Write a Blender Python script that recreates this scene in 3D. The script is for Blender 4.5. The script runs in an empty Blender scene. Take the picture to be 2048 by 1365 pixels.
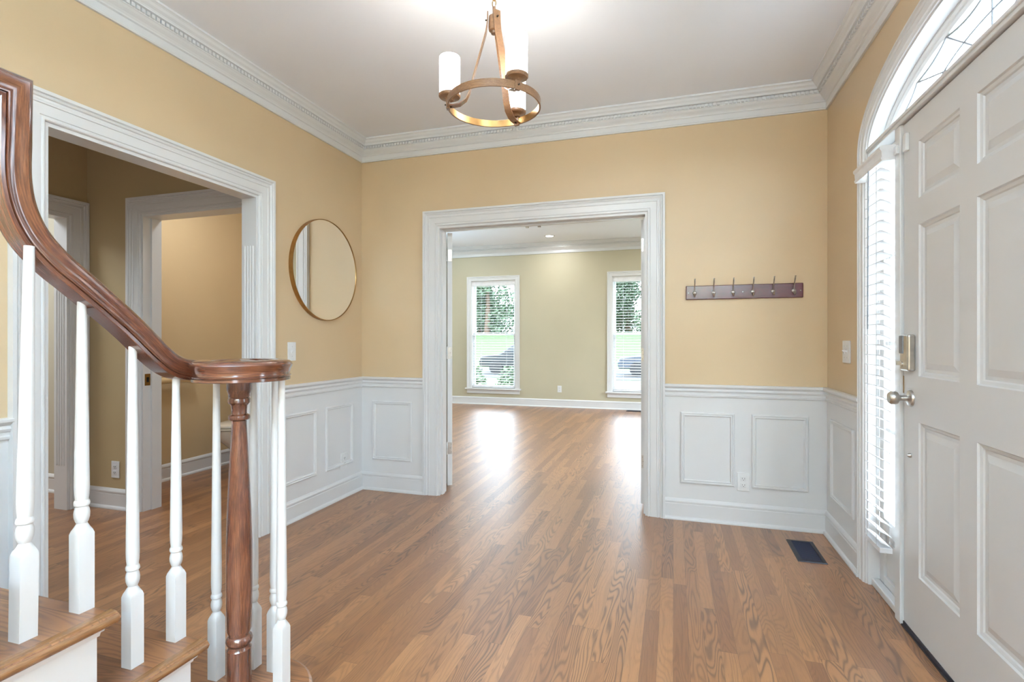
import bpy, bmesh, math, random
from mathutils import Vector, Matrix
random.seed(7)
PI = math.pi
S = bpy.context.scene
COL = S.collection

# ------------------------------------------------------------------ camera
H = 1.165
cd = bpy.data.cameras.new('camera'); cam = bpy.data.objects.new('camera', cd); COL.objects.link(cam)
cd.sensor_fit = 'HORIZONTAL'; cd.sensor_width = 36.0
cd.lens = 36.0 * 1043.0 / 2048.0
cd.shift_y = -(681.0 - 682.5) / 2048.0 * -1.0
cd.clip_start = 0.02; cd.clip_end = 300
cam.location = (0, 0, H); cam.rotation_euler = (PI / 2, 0, 0.3000)
S.camera = cam

# ------------------------------------------------------------------ world and exposure
S.view_settings.view_transform = 'Standard'; S.view_settings.look = 'None'
S.view_settings.gamma = 1.0; S.view_settings.use_curve_mapping = False
S.view_settings.exposure = 0.32
W = bpy.data.worlds.new('sky'); S.world = W; W.use_nodes = True
wt = W.node_tree; bg = wt.nodes['Background']
bg.inputs[0].default_value = (0.75, 0.875, 1.0, 1); bg.inputs[1].default_value = 14.0

def portal(name, loc, rot, sx, sy):
    l = bpy.data.lights.new(name, 'AREA'); l.shape = 'RECTANGLE'; l.size = sx; l.size_y = sy
    l.cycles.is_portal = True
    o = bpy.data.objects.new(name, l); o.location = loc; o.rotation_euler = rot; COL.objects.link(o)
    return o

def lamp_area(name, loc, size, power, color=(1, .93, .84), rot=(0, 0, 0), parent=None, spread=PI):
    l = bpy.data.lights.new(name, 'AREA'); l.shape = 'DISK'; l.size = size; l.energy = power; l.color = color
    l.spread = spread
    o = bpy.data.objects.new(name, l); o.location = loc; o.rotation_euler = rot; COL.objects.link(o)
    if parent: o.parent = parent
    return o

# ------------------------------------------------------------------ key dimensions (metres)
XL, XR, YB, CZ = -2.345, 0.89, 3.575, 2.71       # left wall, right wall, back wall, ceiling
WT = 0.115
YR, LCZ = 8.90, 2.86                             # living room far wall, its ceiling
YF = -2.6                                        # wall behind the camera
YH, XH = 2.643, -3.973                           # hall end wall, hall left wall
LX0 = -4.9                                       # living room left wall

portal('portal_sidelight', (XR + .25, 2.74, 1.1), (0, PI / 2, 0), 1.9, .4)
portal('portal_fanlight', (XR + .25, 2.02, 2.22), (0, PI / 2, 0), .4, 1.8)
portal('portal_window_a', (-3.13, YR + .2, 1.3), (-PI / 2, 0, 0), .9, 1.9)
portal('portal_window_b', (-.62, YR + .2, 1.3), (-PI / 2, 0, 0), .9, 1.9)

# ------------------------------------------------------------------ material helpers
def lin(c):
    return tuple(((x / 255.) / 12.92 if x / 255. <= .04045 else ((x / 255. + .055) / 1.055) ** 2.4) for x in c) + (1,)

class NT:
    def __init__(s, name):
        s.m = bpy.data.materials.new(name); s.m.use_nodes = True
        s.t = s.m.node_tree; s.n = s.t.nodes; s.b = s.n['Principled BSDF']
    def new(s, typ, **kw):
        n = s.n.new(typ)
        for k, v in kw.items(): setattr(n, k, v)
        return n
    def link(s, a, b): s.t.links.new(a, b)
    def val(s, sock, v):
        if hasattr(v, 'is_output'): s.link(v, sock)
        else: sock.default_value = v
    def math(s, op, a, b=None, c=None):
        n = s.new('ShaderNodeMath', operation=op); s.val(n.inputs[0], a)
        if b is not None: s.val(n.inputs[1], b)
        if c is not None: s.val(n.inputs[2], c)
        return n.outputs[0]
    def noise(s, vec, scale, detail=3, rough=.5, dist=0):
        n = s.new('ShaderNodeTexNoise'); s.link(vec, n.inputs['Vector'])
        n.inputs['Scale'].default_value = scale; n.inputs['Detail'].default_value = detail
        n.inputs['Roughness'].default_value = rough; n.inputs['Distortion'].default_value = dist
        return n.outputs['Fac']
    def comb(s, x, y, z):
        n = s.new('ShaderNodeCombineXYZ'); s.val(n.inputs[0], x); s.val(n.inputs[1], y); s.val(n.inputs[2], z)
        return n.outputs[0]
    def ramp(s, fac, stops):
        n = s.new('ShaderNodeValToRGB'); s.link(fac, n.inputs[0]); e = n.color_ramp.elements
        while len(e) < len(stops): e.new(.5)
        for i, (p, c) in enumerate(stops): e[i].position = p; e[i].color = c
        return n.outputs[0]
    def mix(s, fac, a, b, mode='MIX'):
        n = s.new('ShaderNodeMix', data_type='RGBA', blend_type=mode)
        s.val(n.inputs[0], fac); s.val(n.inputs[6], a); s.val(n.inputs[7], b)
        return n.outputs[2]
    def bump(s, h, strength, dist=.002):
        n = s.new('ShaderNodeBump'); s.link(h, n.inputs['Height'])
        n.inputs['Strength'].default_value = strength; n.inputs['Distance'].default_value = dist
        s.link(n.outputs[0], s.b.inputs['Normal'])

def paint(name, rgb, rough=.5, spec=.5, bump=.12, var=.03):
    k = NT(name); g = k.new('ShaderNodeTexCoord').outputs['Object']
    n = k.noise(g, 1.6, 3)
    c = lin(rgb); d = tuple(x * (1 - var * 2) for x in c[:3]) + (1,)
    k.link(k.ramp(n, [(.3, d), (.7, c)]), k.b.inputs['Base Color'])
    k.b.inputs['Roughness'].default_value = rough
    k.b.inputs['Specular IOR Level'].default_value = spec
    if bump: k.bump(k.noise(g, 260, 2), bump, .001)
    return k.m

def metal(name, rgb, rough=.3):
    k = NT(name); g = k.new('ShaderNodeTexCoord').outputs['Object']
    n = k.noise(g, 30, 3); c = lin(rgb)
    k.link(k.ramp(n, [(.3, tuple(x * .8 for x in c[:3]) + (1,)), (.7, c)]), k.b.inputs['Base Color'])
    k.b.inputs['Metallic'].default_value = 1; k.b.inputs['Roughness'].default_value = rough
    return k.m

def plain(name, rgb, rough=.5, emit=None, estr=0):
    k = NT(name); g = k.new('ShaderNodeTexCoord').outputs['Object']; c = lin(rgb)
    k.link(k.ramp(k.noise(g, 20, 2), [(.3, tuple(x * .92 for x in c[:3]) + (1,)), (.7, c)]), k.b.inputs['Base Color'])
    k.b.inputs['Roughness'].default_value = rough
    if emit: k.b.inputs['Emission Color'].default_value = emit; k.b.inputs['Emission Strength'].default_value = estr
    return k.m

def oak_floor(name, dark, mid, light, along='Y', pw=.057, pl=.95, rough=.41):
    """strip oak: boards of their own tone with cathedral grain"""
    k = NT(name); tc = k.new('ShaderNodeTexCoord').outputs['Object']
    sp = k.new('ShaderNodeSeparateXYZ'); k.link(tc, sp.inputs[0])
    a, b = (sp.outputs[0], sp.outputs[1]) if along == 'Y' else (sp.outputs[1], sp.outputs[0])
    r = k.math('DIVIDE', a, pw); row = k.math('FLOOR', r); fr = k.math('FRACT', r)
    wn = k.new('ShaderNodeTexWhiteNoise', noise_dimensions='1D'); k.link(row, wn.inputs['W'])
    off = k.math('MULTIPLY', wn.outputs[0], 7.3)
    q = k.math('ADD', k.math('DIVIDE', b, pl), off); cell = k.math('FLOOR', q); fq = k.math('FRACT', q)
    w2 = k.new('ShaderNodeTexWhiteNoise', noise_dimensions='2D'); k.link(k.comb(row, cell, 0), w2.inputs['Vector'])
    idv = w2.outputs[0]
    w3 = k.new('ShaderNodeTexWhiteNoise', noise_dimensions='2D'); k.link(k.comb(cell, row, 3.1), w3.inputs['Vector'])
    id2 = w3.outputs[0]
    # cathedral figure: rings stretched along the board, bent by low noise
    gv = k.comb(k.math('ADD', k.math('MULTIPLY', a, 8.0), k.math('MULTIPLY', idv, 37.)), k.math('ADD', k.math('MULTIPLY', b, 1.05), k.math('MULTIPLY', id2, 19.)), k.math('MULTIPLY', idv, 11.))
    low = k.noise(gv, 1.0, 2, .5, .35)
    rings = k.math('SINE', k.math('MULTIPLY', low, 165.))
    rings = k.math('POWER', k.math('ADD', k.math('MULTIPLY', rings, .5), .5), 2.2)
    amp = k.math('ADD', .26, k.math('MULTIPLY', k.math('POWER', id2, 1.6), .95))
    fine = k.noise(k.comb(k.math('MULTIPLY', a, 260.), k.math('MULTIPLY', b, 7.), idv), 1.0, 3, .6)
    tone = k.math('ADD', k.math('MULTIPLY', idv, .62), k.math('MULTIPLY', fine, .45))
    base = k.ramp(tone, [(.12, lin(mid)), (.75, lin(light))])
    c1 = k.mix(k.math('MULTIPLY', k.math('MULTIPLY', rings, amp), .62), base, lin(dark))
    pores = k.math('GREATER_THAN', k.noise(k.comb(k.math('MULTIPLY', a, 420.), k.math('MULTIPLY', b, 16.), id2), 1.0, 2, .5), .66)
    c2 = k.mix(k.math('MULTIPLY', pores, .35), c1, lin(dark))
    gx = k.math('LESS_THAN', k.math('MINIMUM', fr, k.math('SUBTRACT', 1., fr)), .011)
    gy = k.math('LESS_THAN', k.math('MINIMUM', fq, k.math('SUBTRACT', 1., fq)), .0009)
    gap = k.math('MAXIMUM', gx, gy)
    c3 = k.mix(k.math('MULTIPLY', gap, .5), c2, lin((60, 36, 22)))
    k.link(c3, k.b.inputs['Base Color'])
    k.link(k.math('ADD', rough - .05, k.math('MULTIPLY', fine, .1)), k.b.inputs['Roughness'])
    k.b.inputs['Specular IOR Level'].default_value = .5
    k.b.inputs['Coat Weight'].default_value = .7; k.b.inputs['Coat Roughness'].default_value = .37
    h = k.math('ADD', k.math('MULTIPLY', gap, -1.), k.math('MULTIPLY', fine, .35))
    k.bump(h, .12, .0012)
    return k.m

def stained_wood(name, dark, mid, light, rough=.2, uv=True, axis=0, coat=.5):
    """varnished wood, grain along UV.x or along one object axis"""
    k = NT(name); tc = k.new('ShaderNodeTexCoord'); src = tc.outputs['UV'] if uv else tc.outputs['Object']
    sp = k.new('ShaderNodeSeparateXYZ'); k.link(src, sp.inputs[0])
    if uv: L, A, B = sp.outputs[0], sp.outputs[1], 0.0
    else:
        o = [0, 1, 2]; o.remove(axis); L, A, B = sp.outputs[axis], sp.outputs[o[0]], sp.outputs[o[1]]
    bz = 0.0 if uv else k.math('MULTIPLY', B, 14.)
    gv = k.comb(k.math('MULTIPLY', L, 2.3), k.math('MULTIPLY', A, 14.), bz)
    low = k.noise(gv, 1., 2, .5, .5)
    rings = k.math('ADD', k.math('MULTIPLY', k.math('SINE', k.math('MULTIPLY', low, 70.)), .5), .5)
    bz2 = 0.0 if uv else k.math('MULTIPLY', B, 420.)
    fine = k.noise(k.comb(k.math('MULTIPLY', L, 22.), k.math('MULTIPLY', A, 420.), bz2), 1., 4, .65)
    blot = k.noise(k.comb(k.math('MULTIPLY', L, 5.), k.math('MULTIPLY', A, 9.), 0.3), 1., 2)
    t = k.math('ADD', k.math('ADD', k.math('MULTIPLY', rings, .07), k.math('MULTIPLY', fine, .7)), k.math('MULTIPLY', blot, .38))
    k.link(k.ramp(t, [(.3, lin(dark)), (.56, lin(mid)), (.85, lin(light))]), k.b.inputs['Base Color'])
    k.b.inputs['Roughness'].default_value = rough
    k.b.inputs['Coat Weight'].default_value = coat; k.b.inputs['Coat Roughness'].default_value = .12
    k.bump(fine, .15, .0008)
    return k.m

def thin_glass(name, tint=(.97, .98, .98, 1), refl=.07, rough=.02):
    k = NT(name); k.n.remove(k.b)
    tr = k.new('ShaderNodeBsdfTransparent'); tr.inputs[0].default_value = tint
    gl = k.new('ShaderNodeBsdfGlossy'); gl.inputs['Roughness'].default_value = rough
    mx = k.new('ShaderNodeMixShader'); fz = k.new('ShaderNodeLayerWeight'); fz.inputs[0].default_value = .5
    k.link(k.math('ADD', .02, k.math('MULTIPLY', k.math('POWER', fz.outputs['Facing'], 4.), .35)), mx.inputs[0]); k.link(tr.outputs[0], mx.inputs[1]); k.link(gl.outputs[0], mx.inputs[2])
    k.link(mx.outputs[0], k.n['Material Output'].inputs[0])
    return k.m

def slat_plastic(name, rgb):
    k = NT(name); g = k.new('ShaderNodeTexCoord').outputs['Object']; k.n.remove(k.b)
    c = lin(rgb)
    cr = k.ramp(k.noise(g, 8, 2), [(.2, tuple(x * .97 for x in c[:3]) + (1,)), (.8, c)])
    df = k.new('ShaderNodeBsdfDiffuse'); k.link(cr, df.inputs[0])
    tl = k.new('ShaderNodeBsdfTranslucent'); k.link(cr, tl.inputs[0])
    gl = k.new('ShaderNodeBsdfGlossy'); gl.inputs['Roughness'].default_value = .35
    m1 = k.new('ShaderNodeMixShader'); m1.inputs[0].default_value = .3; k.link(df.outputs[0], m1.inputs[1]); k.link(tl.outputs[0], m1.inputs[2])
    m2 = k.new('ShaderNodeMixShader'); m2.inputs[0].default_value = .06; k.link(m1.outputs[0], m2.inputs[1]); k.link(gl.outputs[0], m2.inputs[2])
    k.link(m2.outputs[0], k.n['Material Output'].inputs[0])
    return k.m

M = {}
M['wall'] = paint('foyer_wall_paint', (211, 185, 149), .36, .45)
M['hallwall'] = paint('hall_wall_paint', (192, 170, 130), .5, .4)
M['powderwall'] = paint('powder_wall_paint', (208, 182, 142), .5, .4)
M['olive'] = paint('living_wall_paint', (196, 187, 160), .5, .4)
M['beige'] = paint('side_room_wall_paint', (200, 192, 172), .5, .4)
M['white'] = paint('white_trim_paint', (223, 222, 221), .28, .5, .04, .012)
M['doorwhite'] = paint('door_white_paint', (214, 212, 210), .33, .5, .05, .015)
M['ceil'] = paint('ceiling_paint', (242, 243, 247), .7, .3, .1, .01)
M['exterior'] = paint('exterior_brick_paint', (170, 150, 130), .8)
M['floor'] = oak_floor('oak_strip_floor', (68, 38, 23), (124, 78, 46), (169, 118, 75))
M['tread'] = oak_floor('oak_stair_tread', (66, 36, 24), (112, 68, 42), (150, 100, 64), along='X', pw=.09, pl=1.7, rough=.25)
M['nose'] = stained_wood('oak_nosing', (84, 54, 32), (128, 88, 54), (168, 128, 84), .22, uv=False, axis=1)
M['rail'] = stained_wood('handrail_stain', (40, 18, 14), (86, 46, 30), (134, 84, 54), .16, coat=.8)
M['newel'] = stained_wood('newel_stain', (42, 21, 16), (86, 47, 31), (126, 78, 52), .2, uv=False, axis=2, coat=.6)
M['bronze'] = stained_wood('faux_wood_bronze', (92, 62, 40), (128, 92, 62), (160, 122, 86), .32, uv=False, axis=0, coat=.3)
M['gold'] = metal('brushed_gold', (184, 144, 92), .32)
M['framegold'] = metal('mirror_frame_brass', (168, 128, 78), .36)
M['brass'] = metal('aged_brass', (166, 132, 80), .35)
M['nickel'] = metal('satin_nickel', (206, 202, 196), .28)
M['blacknickel'] = metal('dark_screw_metal', (70, 60, 52), .4)
M['mirror'] = NT('mirror_silver').m
_b = M['mirror'].node_tree.nodes['Principled BSDF']; _b.inputs['Metallic'].default_value = 1; _b.inputs['Roughness'].default_value = .01; _b.inputs['Base Color'].default_value = (.92, .93, .92, 1)
M['mahogany'] = stained_wood('mahogany_board', (58, 12, 20), (76, 20, 28), (94, 30, 36), .3, uv=False, axis=0, coat=.3)
M['vent'] = metal('dark_vent_metal', (58, 56, 60), .45)
M['ventslat'] = plain('vent_louver', (26, 30, 48), .35)
M['black'] = plain('black_void', (12, 12, 12), .8)
M['covergrey'] = plain('grey_cover_plastic', (120, 120, 124), .35)
M['sweep'] = plain('door_sweep_rubber', (38, 34, 40), .5)
M['plate'] = plain('wall_plate_plastic', (232, 232, 231), .3)
M['slot'] = plain('socket_slot', (50, 46, 44), .6)
M['glass'] = thin_glass('window_glass')
M['leadglass'] = thin_glass('leaded_glass', (.93, .95, .96, 1), rough=.1)
M['came'] = plain('lead_came', (150, 152, 158), .4)
M['slat'] = slat_plastic('blind_slat', (246, 246, 246))
M['vinyl'] = plain('window_sash_vinyl', (240, 240, 242), .35)
M['cord'] = plain('blind_cord', (200, 200, 200), .7)
M['porcelain'] = plain('porcelain', (238, 230, 214), .12)
M['toweltan'] = plain('towel_bar_finish', (214, 186, 140), .35)
M['shade'] = plain('frosted_shade', (250, 244, 230), .4, (.95, .97, 1, 1), 16.0)
M['canlight'] = plain('downlight_lens', (255, 252, 245), .4, (1, .96, .9, 1), 14.0)
M['grass'] = plain('lawn_grass', (60, 86, 42), .9)
M['asphalt'] = plain('driveway', (52, 52, 54), .9)
M['concrete'] = plain('porch_concrete', (190, 188, 184), .9)
M['leaf'] = plain('leaf_green', (112, 132, 96), .6)
M['leafdark'] = plain('leaf_dark_green', (72, 92, 68), .6)
M['bark'] = plain('bark', (84, 68, 54), .9)
M['carpaint'] = plain('car_paint_charcoal', (26, 28, 34), .15)
M['carsilver'] = plain('car_paint_silver', (60, 64, 74), .2)
M['carglass'] = plain('car_glass', (26, 32, 40), .06)
M['tyre'] = plain('tyre_rubber', (26, 26, 27), .8)

# ------------------------------------------------------------------ mesh builder
ORG = {}
class MB:
    def __init__(s): s.v = []; s.f = []; s.uv = {}
    def add(s, vs, fs, uv=None):
        o = len(s.v); s.v += [tuple(x) for x in vs]
        for i, f in enumerate(fs):
            s.f.append(tuple(o + k for k in f))
            if uv: s.uv[len(s.f) - 1] = uv[i]
        return s
    def box(s, x0, x1, y0, y1, z0, z1):
        x0, x1 = min(x0, x1), max(x0, x1); y0, y1 = min(y0, y1), max(y0, y1); z0, z1 = min(z0, z1), max(z0, z1)
        return s.add([(x0, y0, z0), (x1, y0, z0), (x1, y1, z0), (x0, y1, z0), (x0, y0, z1), (x1, y0, z1), (x1, y1, z1), (x0, y1, z1)],
                     [(0, 3, 2, 1), (4, 5, 6, 7), (0, 1, 5, 4), (1, 2, 6, 5), (2, 3, 7, 6), (3, 0, 4, 7)])
    def hexa(s, p):
        return s.add(p, [(0, 3, 2, 1), (4, 5, 6, 7), (0, 1, 5, 4), (1, 2, 6, 5), (2, 3, 7, 6), (3, 0, 4, 7)])
    def loft(s, loops, close=True, cap=True, loopclosed=True, uv=False):
        """loops: list of equal length point lists"""
        n = len(loops[0]); vs = [p for l in loops for p in l]; fs = []; uvs = []
        m = len(loops); rng = range(m) if (close and m > 2 and close is not True and close == 'ring') else range(m - 1)
        lens = [0]
        for i in range(1, m): lens.append(lens[-1] + (Vector(loops[i][0]) - Vector(loops[i - 1][0])).length)
        per = [0]
        for j in range(1, n + 1): per.append(per[-1] + (Vector(loops[0][j % n]) - Vector(loops[0][j - 1])).length)
        for i in rng:
            i2 = (i + 1) % m
            for j in range(n if loopclosed else n - 1):
                j2 = (j + 1) % n
                fs.append((i * n + j, i * n + j2, i2 * n + j2, i2 * n + j))
                l2 = lens[i2] if i2 else lens[-1] + .1
                uvs.append([(lens[i], per[j]), (lens[i], per[j + 1]), (l2, per[j + 1]), (l2, per[j])])
        if cap and close != 'ring':
            fs.append(tuple(range(n))[::-1]); uvs.append([(0, 0)] * n)
            fs.append(tuple((m - 1) * n + j for j in range(n))); uvs.append([(0, 0)] * n)
        return s.add(vs, fs, uvs)
    def lathe(s, c, prof, seg=24, axis='Z'):
        """prof: (radius, height) list"""
        loops = []
        for r, h in prof:
            r = max(r, 1e-4); L = []
            for k in range(seg):
                a = 2 * PI * k / seg; p, q = r * math.cos(a), r * math.sin(a)
                if axis == 'Z': L.append((c[0] + p, c[1] + q, c[2] + h))
                elif axis == 'X': L.append((c[0] + h, c[1] + p, c[2] + q))
                else: L.append((c[0] + q, c[1] + h, c[2] + p))
            loops.append(L)
        return s.loft(loops)
    def tube(s, pts, r, seg=8, closed=False):
        pts = [Vector(p) for p in pts]; loops = []; n = len(pts)
        up = Vector((0, 0, 1))
        for i, p in enumerate(pts):
            a = pts[i - 1] if (i or closed) else p; b = pts[(i + 1) % n] if (i < n - 1 or closed) else p
            t = (b - a).normalized(); u = up if abs(t.dot(up)) < .95 else Vector((1, 0, 0))
            e = t.cross(u).normalized(); f = t.cross(e).normalized()
            rr = r[i] if isinstance(r, (list, tuple)) else r
            loops.append([p + e * rr * math.cos(2 * PI * k / seg) + f * rr * math.sin(2 * PI * k / seg) for k in range(seg)])
        return s.loft(loops, close='ring' if closed else True)
    def build(s, name, mat, parent=None, smooth=None, bevel=0, seg=2, origin=None):
        vs = s.v
        if origin is None:
            if parent is None and not getattr(s, 'keep', True): pass
            if parent is not None:
                xs = [v[0] for v in vs]; ys = [v[1] for v in vs]; zs = [v[2] for v in vs]
                origin = Vector(((min(xs) + max(xs)) / 2, (min(ys) + max(ys)) / 2, min(zs)))
            else: origin = Vector((0, 0, 0))
        else: origin = Vector(origin)
        me = bpy.data.meshes.new(name)
        me.from_pydata([tuple(Vector(v) - origin) for v in vs], [], s.f)
        if s.uv:
            ul = me.uv_layers.new(name='UVMap')
            for p in me.polygons:
                u = s.uv.get(p.index)
                if u:
                    for li, c in zip(p.loop_indices, u): ul.data[li].uv = c
        bm = bmesh.new(); bm.from_mesh(me); bmesh.ops.recalc_face_normals(bm, faces=bm.faces); bm.to_mesh(me); bm.free()
        me.materials.append(M[mat] if isinstance(mat, str) else mat)
        o = bpy.data.objects.new(name, me); COL.objects.link(o)
        ORG[o.name] = origin
        o.location = origin
        if parent is not None:
            o.parent = parent; o.location = origin - ORG[parent.name]
        if bevel:
            b = o.modifiers.new('bevel', 'BEVEL'); b.width = bevel; b.segments = seg; b.limit_method = 'ANGLE'; b.angle_limit = math.radians(40)
        if smooth is not None:
            me.shade_smooth(); me.set_sharp_from_angle(angle=math.radians(smooth))
        return o

def empty(name, loc):
    o = bpy.data.objects.new(name, None); o.location = loc; o.empty_display_size = .1
    COL.objects.link(o); ORG[o.name] = Vector(loc); return o
def tag(o, label, cat, group=None):
    o['label'] = label; o['category'] = cat
    if group: o['group'] = group
    return o
def thing(name, loc, label, cat, group=None): return tag(empty(name, loc), label, cat, group)
def struct(o, label=None):
    o['kind'] = 'structure'
    if label: o['label'] = label
    return o
def copy_tree(o, parent=None):
    c = o.copy(); COL.objects.link(c); c.parent = parent
    ORG[c.name] = ORG.get(o.name, Vector((0, 0, 0)))
    for ch in list(o.children): copy_tree(ch, c)
    return c

# plane mappers: (a along wall, b height, c distance off the wall into the room)
def PL(a, b, c): return (XL + c, a, b)
def PB(a, b, c): return (a, YB - c, b)
def PRt(a, b, c): return (XR - c, a, b)
def PLRfar(a, b, c): return (a, YR - c, b)
def PHend(a, b, c): return (a, YH - c, b)
def PHleft(a, b, c): return (XH + c, a, b)

def mbox(mb, P, a0, a1, b0, b1, c0, c1):
    p, q = P(a0, b0, c0), P(a1, b1, c1)
    mb.box(p[0], q[0], p[1], q[1], p[2], q[2])

def run(mb, P, prof, a0, a1, m0=0, m1=0):
    """moulding along a wall; prof (c,b) closed loop; m0/m1: mitre (+1 inside corner, -1 outside) at the ends"""
    mb.loft([[P(a0 + m0 * c, b, c) for c, b in prof], [P(a1 - m1 * c, b, c) for c, b in prof]])

def u_casing(mb, P, a0, a1, h, prof, z0=0.0):
    """casing round a doorway. prof: (offset outward, thickness)"""
    loops = [[P(a0 - o, z0, t) for o, t in prof], [P(a0 - o, h + o, t) for o, t in prof],
             [P(a1 + o, h + o, t) for o, t in prof], [P(a1 + o, z0, t) for o, t in prof]]
    mb.loft(loops)

def rect_frame(mb, P, a0, a1, b0, b1, prof):
    """closed picture frame; prof: (offset inward, thickness)"""
    loops = [[P(a0 + o, b0 + o, t) for o, t in prof], [P(a1 - o, b0 + o, t) for o, t in prof],
             [P(a1 - o, b1 - o, t) for o, t in prof], [P(a0 + o, b1 - o, t) for o, t in prof]]
    mb.loft(loops, close='ring')

CASE = [(0, 0), (0, .012), (.004, .016), (.010, .016), (.013, .012), (.018, .012), (.020, .016), (.060, .018), (.062, .022), (.070, .022),
        (.074, .017), (.082, .018), (.086, .024), (.092, .026), (.096, .022), (.100, .030), (.113, .030), (.113, 0)]
BASE = [(0, 0), (.030, 0), (.030, .008), (.026, .016), (.018, .020), (.016, .022), (.016, .100), (.013, .104), (.013, .109),
        (.018, .112), (.018, .120), (.012, .130), (.006, .136), (0, .138)]
CHAIR = [(0, .798), (.008, .798), (.014, .802), (.016, .812), (.012, .816), (.012, .828), (.018, .832), (.022, .840), (.018, .848),
         (.016, .852), (.026, .860), (.032, .866), (.032, .876), (.028, .880), (0, .880)]
FRAME = [(0, 0), (0, .007), (.004, .011), (.010, .012), (.014, .008), (.020, .010), (.024, .006), (.026, 0)]
def crown_prof(cz, s=1.0):
    p = [(0, .15), (.012, .15), (.015, .143), (.012, .138), (.012, .108), (.020, .104), (.022, .098), (.030, .090), (.044, .080), (.052, .072),
         (.056, .070), (.056, .048), (.074, .046), (.074, .040), (.078, .034), (.090, .026), (.098, .016), (.104, .012), (.110, .010), (.110, 0), (0, 0)]
    return [(c * s, cz - b * s) for c, b in p]

def crown(name, P, a0, a1, cz=CZ, s=1.0, mitre=(1, 1), parent=None, dent=True):
    mb = MB(); run(mb, P, crown_prof(cz, s), a0, a1, *mitre)
    if dent:
        a = a0 + .07 * s
        while a < a1 - .07 * s:
            mbox(mb, P, a, a + .015 * s, cz - .066 * s, cz - .050 * s, .05 * s, .066 * s); a += .0235 * s
    return struct(mb.build(name, 'white'))

# ------------------------------------------------------------------ shell
struct(MB().box(-6.3, XR + WT + .02, YF - .1, YR + .12, -.12, 0).build('floor', 'floor'))
struct(MB().box(-6.3, XR + WT, YF - .1, YB + .05, CZ, CZ + .12).build('ceiling', 'ceil'))
struct(MB().box(LX0 - .1, XR + WT, YB + .05, YR + .12, LCZ, LCZ + .12).build('ceiling', 'ceil'))

OL0, OL1, OH = 1.40, 2.498, 2.02        # opening in the left wall (Y)
OB0, OB1 = -1.688, -.165                # double door opening in the back wall (X)
WL = .095
mb = MB(); mb.box(XL - WL, XL, YF, OL0, 0, CZ); mb.box(XL - WL, XL, OL1, YB + WT, 0, CZ); mb.box(XL - WL, XL, OL0, OL1, OH, CZ)
struct(mb.build('wall_left', 'wall'))
mb = MB(); mb.box(XL, OB0, YB, YB + .05, 0, CZ); mb.box(OB1, XR, YB, YB + .05, 0, CZ); mb.box(OB0, OB1, YB, YB + .05, OH, CZ)
struct(mb.build('wall_back', 'wall'))
mb = MB(); mb.box(XL - WT, OB0, YB + .05, YB + WT, 0, LCZ); mb.box(OB1, XR, YB + .05, YB + WT, 0, LCZ); mb.box(OB0, OB1, YB + .05, YB + WT, OH, LCZ)
struct(mb.build('wall_back_living_side', 'olive'))

# right wall with the elliptical-headed entrance opening
DC = 2.023; EA, EB, EZ = .865, .275, 2.075      # opening half width / rise / springing
mb = MB(); mb.box(XR, XR + WT, YF, -2.2, 0, CZ); mb.box(XR, XR + WT, -1.2, DC - EA, 0, CZ); mb.box(XR, XR + WT, -2.2, -1.2, 0, .7); mb.box(XR, XR + WT, -2.2, -1.2, 2.25, CZ); mb.box(XR, XR + WT, DC + EA, YB, 0, CZ)
N = 48
for i in range(N):
    t0, t1 = PI * i / N, PI * (i + 1) / N
    y0, y1 = DC + EA * math.cos(t0), DC + EA * math.cos(t1); z0, z1 = EZ + EB * math.sin(t0), EZ + EB * math.sin(t1)
    mb.hexa([(XR, y0, z0), (XR + WT, y0, z0), (XR + WT, y1, z1), (XR, y1, z1), (XR, y0, CZ), (XR + WT, y0, CZ), (XR + WT, y1, CZ), (XR, y1, CZ)])
struct(mb.build('wall_right', 'wall'))
# solid wall behind the camera
struct(MB().box(XL - WT, XR + WT, YF - .1, YF, 0, CZ).build('wall_front', 'wall'))
portal('portal_rear', (XR + .25, -1.7, 1.45), (0, PI / 2, 0), 1.6, 1.1)

# living room shell
W1 = (-3.53, -2.69); W2 = (-.985, -.14); WZ0, WZ1 = .30, 2.24
mb = MB()
for a, b in ((LX0 - .1, W1[0]), (W1[1], W2[0]), (W2[1], XR + WT)): mb.box(a, b, YR, YR + .12, 0, LCZ)
for w in (W1, W2): mb.box(w[0], w[1], YR, YR + .12, 0, WZ0); mb.box(w[0], w[1], YR, YR + .12, WZ1, LCZ)
struct(mb.build('wall_far', 'olive'))
struct(MB().box(LX0 - .1, LX0, 4.3, YR, 0, LCZ).box(LX0 - .1, XL - WT, 4.3, 4.4, 0, LCZ).box(XL - WT, XL - WT + .1, YB + WT, 4.4, 0, LCZ).build('wall_far_left', 'olive'))
mb = MB()
for a, b in ((YB, 4.45), (5.35, 7.2), (8.1, YR)): mb.box(XR, XR + WT, a, b, 0, LCZ)
for a, b in ((4.45, 5.35), (7.2, 8.1)): mb.box(XR, XR + WT, a, b, 0, WZ0); mb.box(XR, XR + WT, a, b, WZ1, LCZ)
struct(mb.build('wall_far_right', 'olive'))
for yy in (4.9, 7.65): portal('portal_living_side', (XR + .2, yy, 1.3), (0, PI / 2, 0), 1.9, .9)

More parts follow.
